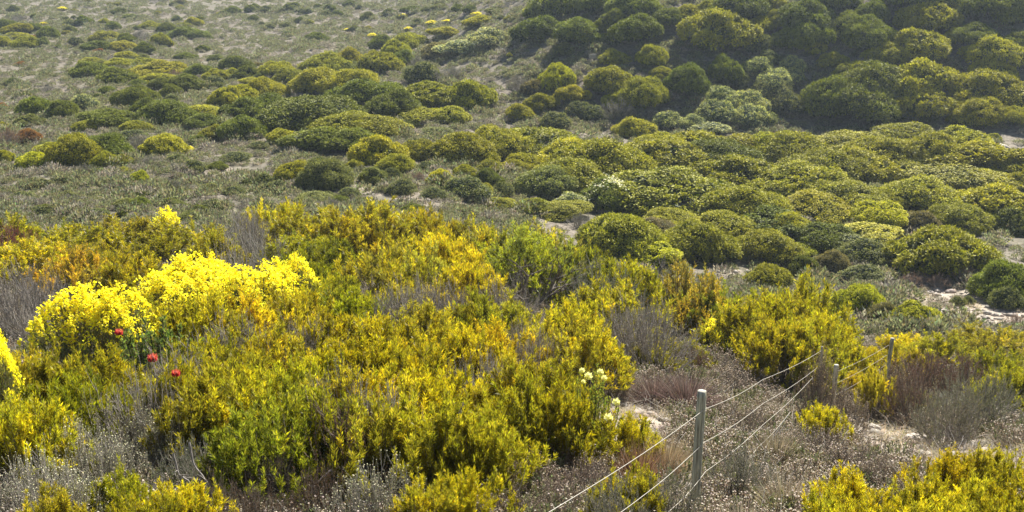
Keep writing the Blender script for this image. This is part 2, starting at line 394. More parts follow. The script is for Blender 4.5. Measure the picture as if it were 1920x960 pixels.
# kind: (parts builder) -> list of (part name, mesh, uses object colour)
def parts_of(kind, k):
    if kind == 'dome': f, s = DOME[k % 10]; return [('foliage', f), ('stem', s)]
    if kind == 'pale': f, s = PALE[k % 2]; return [('foliage', f), ('stem', s)]
    if kind == 'upr': f, s = UPR[k % 5]; return [('foliage', f), ('stem', s)]
    if kind == 'upo': f, s = UPO[k % 2]; return [('foliage', f), ('stem', s)]
    if kind == 'org': f, s = ORG; return [('foliage', f), ('stem', s)]
    if kind == 'flw': f, s, h = FLW[k % 3]; return [('foliage', f), ('stem', s), ('flower_head', h)]
    if kind == 'brm': return [('blade', BRM[k % 2])]
    f, s, h = {'red': [RED], 'twg': TWG, 'ggr': GGR, 'brn': BRN, 'hrb': HRB}[kind][k % (1 if kind == 'red' else 2)]
    return [(a, b) for a, b in (('foliage', f), ('stem', s), ('flower_head', h)) if b]
WORDS = {'dome': ('rounded_shrub', 'shrub', 'evergreen shrub'), 'pale': ('scrub_bush', 'bush', 'scrub bush'),
         'upr': ('leafy_shrub', 'shrub', 'leafy shrub'), 'upo': ('open_shrub', 'shrub', 'open twiggy shrub'),
         'org': ('leafy_shrub', 'shrub', 'bush'), 'flw': ('flowering_bush', 'bush', 'bush topped with yellow flowers'),
         'brm': ('reed_tussock', 'tussock', 'wiry tussock'), 'red': ('heath_bush', 'bush', 'fine leaved bush'),
         'twg': ('twiggy_bush', 'bush', 'bare twiggy bush'), 'ggr': ('heath_bush', 'bush', 'fine leaved bush'),
         'brn': ('heath_bush', 'bush', 'heath bush with papery heads'), 'hrb': ('flowering_herb', 'herb', 'herb with small cream heads')}
GROUPS = {'dome': 'rounded evergreen shrubs on the valley floor and far slope', 'pale': 'thin grey green scrub bushes on the slopes',
          'upr': 'yellow green leafy shrubs on the near slope', 'upo': 'open twiggy shrubs along the near crest', 'org': 'orange tinged bushes',
          'flw': 'bushes in yellow flower', 'brm': 'wiry tussocks on the near slope', 'red': 'reddish brown heath bushes', 'twg': 'bare grey twiggy bushes',
          'ggr': 'grey green heath bushes', 'brn': 'brown heath bushes by the fence', 'hrb': 'cream headed herbs'}
THINGS = []        # (root, px, py, tone word, kind, own label)
def thing(kind, loc, a, H, color=(1, 1, 1), tone='green', label=None, k=None, seen=None, squash=None):
    k = int(rng.integers(100)) if k is None else k
    nm, cat, _ = WORDS[kind]
    root = bpy.data.objects.new(nm, None); C.objects.link(root); root.empty_display_size = .2
    root.location = loc; root.rotation_euler = (*(rng.normal(0, .07, 2) if kind == 'dome' else (0, 0)), rng.uniform(0, 6.283)); root['category'] = cat; root['group'] = GROUPS[kind]
    for pn, me in parts_of(kind, k):
        o = bpy.data.objects.new(pn, me); C.objects.link(o); o.parent = root; o.scale = (a, a, H)
        if pn == 'flower_head': o['kind'] = 'stuff'
        o.color = (*color, 1) if pn in ('foliage', 'blade') else (1, 1, 1, 1)
    THINGS.append([root, *(seen or proj((loc[0], loc[1], loc[2] + H * .6))), tone, kind, label, a])
    return root
TONES = {  # dome foliage colours
 'g': ((.212, .208, .04), 'olive green'), 'd': ((.118, .135, .04), 'dark green'), 'y': ((.245, .235, .04), 'yellow topped'),
 'gg': ((.145, .155, .10), 'grey green'), 'gy': ((.17, .15, .14), 'dull grey'), 'r': ((.23, .12, .075), 'reddish brown'), 'b': ((.28, .28, .035), 'bright lime'),
 'p': ((.30, .31, .26), 'pale')}
def far(cx, yt, yb, wpx, tone, label=None, kind=None):
    """a rounded shrub from the box it is seen in: its front foot on the ground at yb"""
    p = hit(cx, yb, 30.0); s = p[1] * 1.03 / F; a = wpx * s / 2
    dep = math.atan2(-p[2], p[1]); tot = (yb - yt) * s; base = a * math.sin(dep)
    H2 = max((tot - base), .2 * a) ** 2 - base ** 2; H = math.sqrt(max(H2, 0)) / math.cos(dep)
    H = float(np.clip(H, .55 * a, 1.35 * a)) if tone != 'fl' else .5 * a
    y = p[1] + .75 * a; x = p[0] * (y / p[1]); z = float(ground(x, y))
    # keep the seen top: the ground may climb behind the foot
    zt = at(cx, yt, y)[2]; hill = cx > 940 and yt < 225
    H = float(np.clip(zt - z, (.92 if hill else .5) * a, (1.35 if hill else 1.2) * a))
    if tone == 'fl':
        a *= .75
        return thing('flw', (x, y, z - .05), a * 1.05, H, (1, 1, 1), 'yellow flowered', label, seen=(cx, (yt + yb) / 2))
    col, word = TONES[tone]; j = rng.uniform(.85, 1.15); col = tuple(c * j * rng.uniform(.97, 1.03) for c in col)
    if kind is None: kind = 'ggr' if tone in ('gy', 'r') and wpx > 24 and rng.random() < .8 else ('pale' if tone == 'p' or (tone == 'gg' and rng.random() < .6) else 'dome')
    if kind == 'ggr':
        col = {'gy': (.95, .85, .85), 'r': (1.5, .75, .55), 'gg': (1.1, 1.05, .9)}.get(tone, (1, 1, 1))
    wide = 1.06 if kind == 'ggr' else 1.15 if yb > 500 or (yt < 60 and cx < 960) else 1.16 if hill else 1.5 if cx > 940 else 1.28 if cx > 480 and 90 < yt < 300 else 1.22
    return thing(kind, (x, y, z - .05 * a), a * wide, H * 1.07, col, word, label, seen=(cx, (yt + yb) / 2))
# ------------------------------------------------------------------ far shrubs: (cx, top, bottom, width, tone[, label])
FAR = [
 # plain, far left
 (27,9,24,24,'gg'),(37,26,46,32,'gy'),(10,36,56,34,'d'),(30,44,66,55,'g'),(30,60,74,45,'g'),(50,68,92,48,'g'),(6,66,88,28,'g'),(66,44,62,30,'d'),
 (92,48,74,36,'d'),(80,62,86,24,'gg'),(83,41,49,22,'fl'),(130,36,48,26,'gg'),(158,30,49,30,'d'),(142,70,86,30,'gg'),(225,14,28,28,'d'),(213,40,56,28,'d'),
 (245,26,36,30,'gg'),(118,14,22,26,'fl'),(165,-3,4,20,'fl'),(298,-4,8,36,'gy'),(338,-4,8,24,'gy'),(280,40,56,40,'g'),(314,42,63,36,'d'),(362,32,50,30,'y'),
 (340,42,52,30,'g'),(350,50,74,64,'d'),(262,52,80,36,'gy'),(238,60,82,30,'d'),(200,58,80,54,'g'),(190,76,97,60,'d'),(232,76,97,50,'y','low rounded shrub with golden right flank high on the left plain'),
 (302,62,87,36,'g'),(272,80,101,34,'d'),(347,98,113,38,'d'),(436,11,27,30,'d'),(420,20,31,26,'gg'),(470,9,22,24,'d'),(475,28,40,20,'d'),(444,104,133,54,'d'),
 (172,108,124,44,'g'),(237,96,113,38,'g'),(213,106,118,26,'gy'),(175,116,146,66,'d'),(235,112,128,60,'g'),(275,108,126,46,'g'),(218,128,160,66,'d'),
 (258,125,136,30,'g'),(305,116,148,80,'y'),(326,131,147,26,'r'),(296,138,158,66,'g'),(303,146,170,42,'d'),(347,139,172,62,'d'),(322,156,182,36,'d'),
 (372,120,145,42,'d'),(408,130,152,50,'g'),(405,143,166,44,'gg'),(435,128,146,30,'y'),(465,124,150,50,'d'),(257,161,202,70,'d'),(278,186,215,46,'d'),
 (315,187,235,90,'d'),(385,196,222,70,'y'),(383,213,242,66,'d'),(425,155,205,60,'y'),(455,160,196,60,'y'),(68,183,221,68,'d'),(122,188,222,52,'d'),
 (160,178,210,56,'p'),(55,215,236,46,'gg'),(10,213,250,30,'g'),(212,204,242,100,'d'),(260,226,248,60,'g'),(160,226,246,46,'g'),(475,145,160,40,'y'),(470,185,228,90,'d'),
 (457,218,262,78,'d','dense dark round shrub with a level top beside pale scrub, left of centre'),
 (20,240,278,60,'r'),(55,240,270,40,'r'),(10,273,306,34,'y'),(100,268,302,70,'g'),(145,254,314,90,'y'),(200,252,302,90,'d'),
 (68,286,323,64,'b','bright green ball shaped shrub standing alone at far left of the flat'),
 (198,286,316,42,'g'),(232,282,312,32,'g'),(262,308,346,36,'b','leaning lime yellow shrub with bare stems on the grey flat'),(232,313,326,30,'y'),
 (250,243,262,48,'gg'),(262,253,290,60,'gy'),(310,252,296,76,'y'),(356,273,286,26,'fl'),(280,292,312,50,'gy'),(365,300,326,44,'gg'),(403,235,262,48,'g'),
 (160,300,330,34,'gy'),(330,290,306,40,'gg'),(440,285,306,50,'gg'),(120,330,346,40,'gg'),(60,335,350,40,'gg'),(210,335,352,44,'gg'),(390,345,362,44,'gg'),(345,355,372,40,'gg'),
 (40,360,378,44,'gg'),(130,365,384,44,'gy'),(240,372,392,50,'gg'),(440,350,368,40,'gg'),(400,375,394,50,'gg'),(80,385,404,50,'gg'),(300,340,356,36,'gg'),(20,392,412,50,'gy'),
 (180,392,412,46,'gg'),(330,376,394,40,'gg'),(360,395,415,44,'gg'),
 # top centre
 (548,4,20,36,'d'),(579,15,26,22,'gg'),(597,7,16,16,'d'),(618,8,24,24,'d'),(633,19,32,22,'d'),(656,0,14,26,'d'),(675,8,20,16,'gg'),(561,32,44,18,'d'),
 (500,10,24,30,'gg'),(730,16,30,26,'d'),(775,11,26,40,'d'),(800,13,24,24,'d'),(825,6,20,30,'gg'),(860,8,24,26,'d'),(882,10,26,26,'d'),(930,14,26,40,'gg'),
 (595,60,77,36,'d'),(505,44,54,24,'gg'),(535,42,52,20,'gg'),(690,20,38,24,'gg'),(652,53,60,20,'fl'),(700,62,74,26,'fl'),(810,40,50,36,'fl'),(838,36,46,26,'fl'),
 (757,26,34,28,'fl'),(765,50,60,22,'fl'),(895,22,32,30,'fl'),(715,66,92,40,'d'),(765,62,98,66,'g'),(745,76,110,50,'g'),(610,100,138,80,'g'),(655,90,132,60,'y'),
 (640,112,140,90,'d'),(700,92,122,36,'y'),(720,100,140,70,'g'),(520,115,150,60,'g'),(545,128,160,60,'g'),
 (495,146,188,66,'y','golden flowered dome left of centre above a dark shrub'),(605,128,182,100,'y','wide shrub with mustard top, left half of a golden pair'),(660,130,182,90,'y','wide shrub with mustard top, right half of a golden pair'),
 (680,150,205,110,'d'),(505,178,225,80,'d'),(575,182,250,160,'d','very broad dark dome left of centre with an olive crown'),(740,170,225,90,'d'),(800,155,205,110,'g'),
 (880,150,205,80,'g'),(770,200,232,90,'g'),(840,200,232,70,'g'),(755,88,125,45,'d'),(785,105,130,40,'gy'),(795,115,160,60,'gg'),(850,125,150,70,'gy'),(870,75,105,80,'p'),
 (820,80,112,60,'gy'),(920,52,90,80,'p'),(840,52,72,70,'g'),(900,28,50,60,'y'),(640,212,258,120,'g'),(700,215,260,120,'g'),(600,240,288,110,'d'),(665,240,285,80,'d'),(530,242,272,46,'y'),
 (710,256,312,95,'y'),(785,262,302,70,'g'),(820,238,258,60,'gg'),(870,250,310,110,'g'),(930,240,300,110,'g'),(742,290,327,60,'g'),(665,298,322,32,'g'),
 (552,292,348,70,'y'),(612,284,356,86,'gg','smooth rounded olive grey shrub beside a yellow tipped one on the flat'),(700,314,345,50,'gg'),(735,313,345,40,'gg'),(755,337,367,55,'gg'),
 (787,298,345,30,'r','narrow rusty brown bush next to a bright lime one'),(826,306,348,44,'b','small bright lime shrub in front of darker domes at centre'),(872,293,336,40,'g'),(918,300,328,50,'g'),(912,312,350,48,'d'),
 (870,332,375,84,'gg'),(905,332,372,40,'g'),(940,340,370,40,'gg'),(932,370,395,60,'g'),(965,300,325,40,'g'),(515,340,366,60,'gg'),(495,318,352,40,'gg'),(590,362,384,60,'gg'),
 (655,352,372,40,'gg'),(690,370,388,40,'gg'),(810,352,374,46,'gg'),(545,355,372,36,'gy'),(620,372,388,40,'gy'),
 # hill, upper middle
 (1050,-10,40,110,'d'),(1120,-8,30,80,'d'),(1010,38,85,90,'d'),(993,27,38,42,'fl','flat pale yellow flower cap on a dark shrub at the top centre'),(1085,36,95,90,'d'),(1100,56,90,40,'g'),(1190,-4,45,90,'d'),
 (1190,42,100,100,'d'),(1150,98,130,56,'g'),(1225,85,130,55,'g'),(1290,12,50,56,'g'),(1293,-4,8,30,'fl','bright yellow flower patch at the very top edge, right of centre'),(1310,42,80,50,'g'),(1345,54,110,130,'g'),
 (1385,0,60,110,'d'),(1425,30,70,50,'g'),(1415,60,110,50,'gg'),(1048,117,176,64,'b','pale topped round shrub standing on the lower hillside at centre'),(1140,130,188,90,'g'),(1205,145,217,90,'g'),(1285,117,192,74,'d','neat dark dome on the hillside beside pale grey scrub'),
 (1357,102,172,64,'d'),(1155,182,206,48,'g'),(1240,130,155,44,'g'),(1158,202,236,72,'gy','round lilac grey twiggy bush at the foot of the hill'),(1190,221,262,76,'y'),(1015,180,215,60,'g'),(1070,165,200,60,'y'),
 (1085,195,225,50,'gg'),(975,195,230,50,'g'),(975,140,180,50,'gy'),(1000,150,185,46,'gy'),(955,98,112,18,'fl'),(1110,205,232,50,'gg'),(1040,215,245,60,'gg'),
 (1350,172,215,76,'p'),(1405,200,246,76,'p'),(1440,160,200,66,'p'),(1482,130,166,50,'p'),(1330,228,252,60,'p'),(1250,222,246,60,'p'),(1420,118,150,56,'p'),(1340,205,240,80,'p'),(1400,170,220,70,'p'),(1450,130,185,70,'p'),(1465,170,225,80,'gg'),(1480,92,150,44,'p'),(1300,215,245,50,'p'),(1380,130,175,50,'gg'),(1420,205,245,60,'gg'),(1440,95,130,44,'gg'),(1060,80,110,40,'gg'),
 # hill, upper right
 (1460,18,60,50,'g'),(1500,0,80,100,'d'),(1560,-4,40,80,'d'),(1590,25,95,80,'d'),(1630,2,60,60,'d'),(1700,-6,40,110,'d'),(1790,0,45,90,'g'),(1850,0,60,100,'d'),(1905,-10,60,80,'d'),
 (1735,28,80,100,'g'),(1720,50,78,80,'g'),(1790,52,92,44,'g'),(1675,68,98,36,'g'),(1715,70,112,60,'g'),(1530,72,112,36,'g'),(1558,98,140,50,'g'),(1620,30,110,90,'d'),(1510,30,110,90,'d'),
 (1630,118,225,140,'d'),(1665,85,140,80,'g'),(1720,95,140,110,'g'),(1600,125,180,80,'g'),(1720,135,210,130,'y'),(1730,178,237,110,'g'),(1545,140,240,100,'d'),(1610,170,248,150,'d'),
 (1775,137,180,40,'gy','purplish grey bush caught between green domes on the right hillside'),(1860,112,155,110,'y'),(1880,88,120,60,'d'),(1850,145,175,80,'g'),(1905,60,110,60,'d'),(1830,60,110,80,'d'),(1850,168,218,130,'y'),(1835,205,246,100,'y'),
 (1905,200,240,60,'g'),(1798,212,240,40,'g'),(1655,60,100,60,'g'),(1480,60,110,70,'d'),(1440,-4,30,60,'g'),(1330,0,40,50,'g'),(1250,20,60,60,'d'),(1150,20,70,60,'d'),
 # dome field, right half
 (1695,230,273,100,'g','smooth rounded dome directly below the shaded hillside'),(1480,250,312,110,'g'),(1590,248,302,120,'g'),(1540,285,347,120,'g'),(1640,258,320,110,'g'),(1735,253,320,100,'g'),(1800,242,290,90,'y'),(1860,245,268,24,'g'),
 (1815,268,328,140,'g'),(1870,290,335,80,'g'),(1440,250,302,90,'g'),(1300,248,302,110,'g'),(1235,250,300,90,'g'),(1000,240,300,130,'g'),(1080,265,332,120,'y'),(1120,262,345,130,'g'),(1060,300,362,110,'g'),
 (1150,300,352,100,'g'),(1185,283,332,80,'d'),(1250,262,325,120,'g'),(1340,262,327,120,'d'),(1390,255,302,100,'g'),(1385,292,354,134,'g','big shapely dome above the wide dark topped shrubs, right of centre'),
 (985,288,325,60,'g'),(1020,315,373,90,'gg','soft grey green bush left of the white rimmed dome'),(1142,338,400,88,'d'),(1072,360,396,50,'p'),
 (1260,325,402,170,'g','very wide olive dome right of the white rimmed shrub'),(1390,350,414,110,'g'),(1000,372,402,60,'g'),(1050,380,410,80,'g'),(1160,388,482,115,'g','yellow crowned dome below the white rimmed shrub'),
 (1255,392,432,80,'g'),(1087,402,430,50,'gy'),(1230,410,447,60,'gy'),(1228,440,472,60,'g'),(1300,420,490,110,'g'),(1435,390,442,110,'d'),(1435,434,496,95,'g','yellow topped shrub just left of a tiny lemon capped one'),
 (1220,458,500,82,'b','small bright dome at the near edge of the valley, left of the sandy clearing'),(1360,400,445,90,'y'),(1490,312,377,130,'g'),(1605,280,342,110,'g'),(1570,340,397,120,'g'),(1650,355,397,60,'g'),(1720,335,402,120,'g'),(1790,315,362,140,'g'),
 (1850,320,362,100,'g'),(1530,365,422,110,'y'),(1470,398,445,70,'y'),(1640,378,432,90,'b'),(1612,395,430,44,'g'),(1720,382,440,62,'gy','round mauve grey bush among the green domes on the right'),(1800,385,432,84,'g'),(1850,350,420,130,'y'),
 (1900,360,440,80,'d'),(1545,420,472,90,'d'),(1620,420,455,100,'y'),(1590,440,482,90,'gg'),(1765,430,520,195,'g','largest dark based dome facing the sandy clearing at right'),
 (1503,470,520,60,'d'),(1503,457,478,44,'b','small lemon yellow cap rising beside a grey bush'),(1534,490,512,22,'y'),(1560,465,512,60,'gy'),(1620,450,497,80,'gg'),(1620,497,532,80,'gg'),
 (1612,522,602,100,'b','bright topped round shrub with black shade, left of the sandy clearing'),(1655,548,612,70,'gy','smooth grey bush tucked between two bright shrubs'),(1600,592,620,24,'gg'),(1710,572,622,100,'b','low bright green shrub in front of the sandy clearing'),(1720,602,632,80,'gy'),
 (1890,463,572,120,'d','large dark shrub cut by the right edge beside the sandy clearing'),(1882,525,582,66,'gg'),(1905,580,616,40,'r'),(1715,512,540,60,'r'),(1760,515,545,50,'r'),(1805,500,532,56,'r'),(1793,530,577,30,'gg'),(1815,555,572,26,'gg'),
 (1440,500,547,85,'y','bush with orange gold heads at the left end of the sandy clearing'),(1345,372,405,60,'g'),(1460,340,372,60,'g'),(1690,300,335,80,'g'),(1760,285,320,70,'g'),(1910,320,360,50,'g'),
]
for rec in FAR: far(*rec)
# dome rimmed by white seed heads
rim = hit(1142, 398, 30); rs = rim[1] * 1.03 / F
g = np.random.default_rng(5); H = Geo()
for i in range(480):
    t = g.uniform(-.05, 1.0) * math.pi; rr = 46 * rs * g.uniform(.84, 1.08); yy = g.normal(.1, .55)
    H_p = np.array([math.cos(t) * rr * .98 + g.normal(0, .05), yy, max(math.sin(t), 0) * 52 * rs * g.uniform(.95, 1.05) + .15]); head(H, H_p, g.uniform(.03, .065), (.7, .68, .5), g)
root = [t for t in THINGS if abs(t[1] - 1142) < 1 and abs(t[2] - 369) < 1][0]
hm = bpy.data.objects.new('flower_head', H.mesh('flower_head', FLOWER)); C.objects.link(hm); hm.parent = root[0]; hm['kind'] = 'stuff'; root[0].rotation_euler = (0, 0, 0)
H2 = Geo(); rt2 = [t for t in THINGS if abs(t[1] - 1072) < 1 and abs(t[2] - 378) < 1][0]; a2_ = rt2[6]
for i in range(240):
    d = unit(g.normal(size=3) + [0, -.2, .5]); head(H2, d * [a2_, a2_ * .8, a2_ * .7] * g.uniform(.8, 1.05) + [0, 0, .12], g.uniform(.03, .06), (.62, .6, .5), g)
hm2 = bpy.data.objects.new('flower_head', H2.mesh('flower_head', FLOWER)); C.objects.link(hm2); hm2.parent = rt2[0]; hm2['kind'] = 'stuff'; rt2[5] = 'pale twiggy bush dotted with white heads, left of the white rimmed dome'
root[5] = 'dark round dome rimmed with white seed heads, lying in the green field'
# small low bushes scattered on the far plain and its margins
g = np.random.default_rng(11)
for i in range(46):
    px, py = g.uniform(0, 960), g.uniform(2, 60)
    if px > 560 and py > 50: py *= .5
    wd = g.uniform(12, 22); far(px, py, py + wd * .55, wd, g.choice(['d', 'gg', 'gg', 'g']))
for i in range(85):
    px, py = g.uniform(0, 500) if i < 60 else g.uniform(480, 900), g.uniform(60, 405)
    wd = g.uniform(16, 34) * (.7 + py / 600); far(px, py, py + wd * .5, wd, g.choice(['gg', 'gg', 'gy', 'd', 'd', 'r' if px < 200 else 'gg']))

# ------------------------------------------------------------------ near slope: (cx, top, depth Y, width, kind, colour, tone[, label])
G1, G2, G3, G4 = (1, 1, 1), (1.13, 1.11, .9), (.75, .85, .9), (.6, .7, .8)
def near(cx, yt, Y, wpx, kind, color=(1, 1, 1), tone='yellow green', label=None, k=None):
    tight = wpx == 64; low = None if tight else {'brn': .5, 'brm': .6, 'hrb': .75, 'ggr': .65, 'twg': .75, 'red': .6, 'upr': .65, 'upo': .7, 'flw': .62}.get(kind)
    if cx > 1690 and 600 < yt < 725 and kind in ('red', 'ggr', 'upr'): low = 1.0 if kind != 'upr' else .95
    if kind == 'flw' and Y < 30: low = 1.5 if cx < 900 and wpx > 45 else (.95 if cx > 900 else .8)
    if low and (kind == 'flw' or (Y < (24.5 if cx > 1560 else 16.9) and (cx > 1130 or kind in ('hrb', 'brn', 'ggr') or yt > 790))) and Y < 30:
        if wpx > 115 and kind in ('ggr', 'brm', 'brn') and low < .9: low *= 1.3
        if cx > 1600 and 735 < yt < 800: low = .38
        Y = float(hit(cx, yt, 3.5, low)[1])
    p = at(cx, yt, Y); z = float(ground(p[0], Y)); H = float(np.clip(p[2] - z, .3, 2.2)); a = wpx * Y * 1.06 / F / 2 * (1.55 if kind == 'flw' and 100 < cx < 600 and wpx > 66 else 2.1 if kind == 'flw' and cx < 10 else 1.2 if kind == 'flw' and cx < 900 else 1.1 if kind == 'flw' else 1.35); a = a if kind == 'flw' or tight else max(a, H * .62)
    if kind in ('upr', 'upo'): j = rng.uniform(.72, 1.14); color = (color[0] * j * rng.uniform(.92, 1.06), color[1] * j, color[2] * j)
    return thing(kind, (p[0], Y, z - .03), a, H, color, tone, label, k, seen=(cx, yt + wpx * .25))
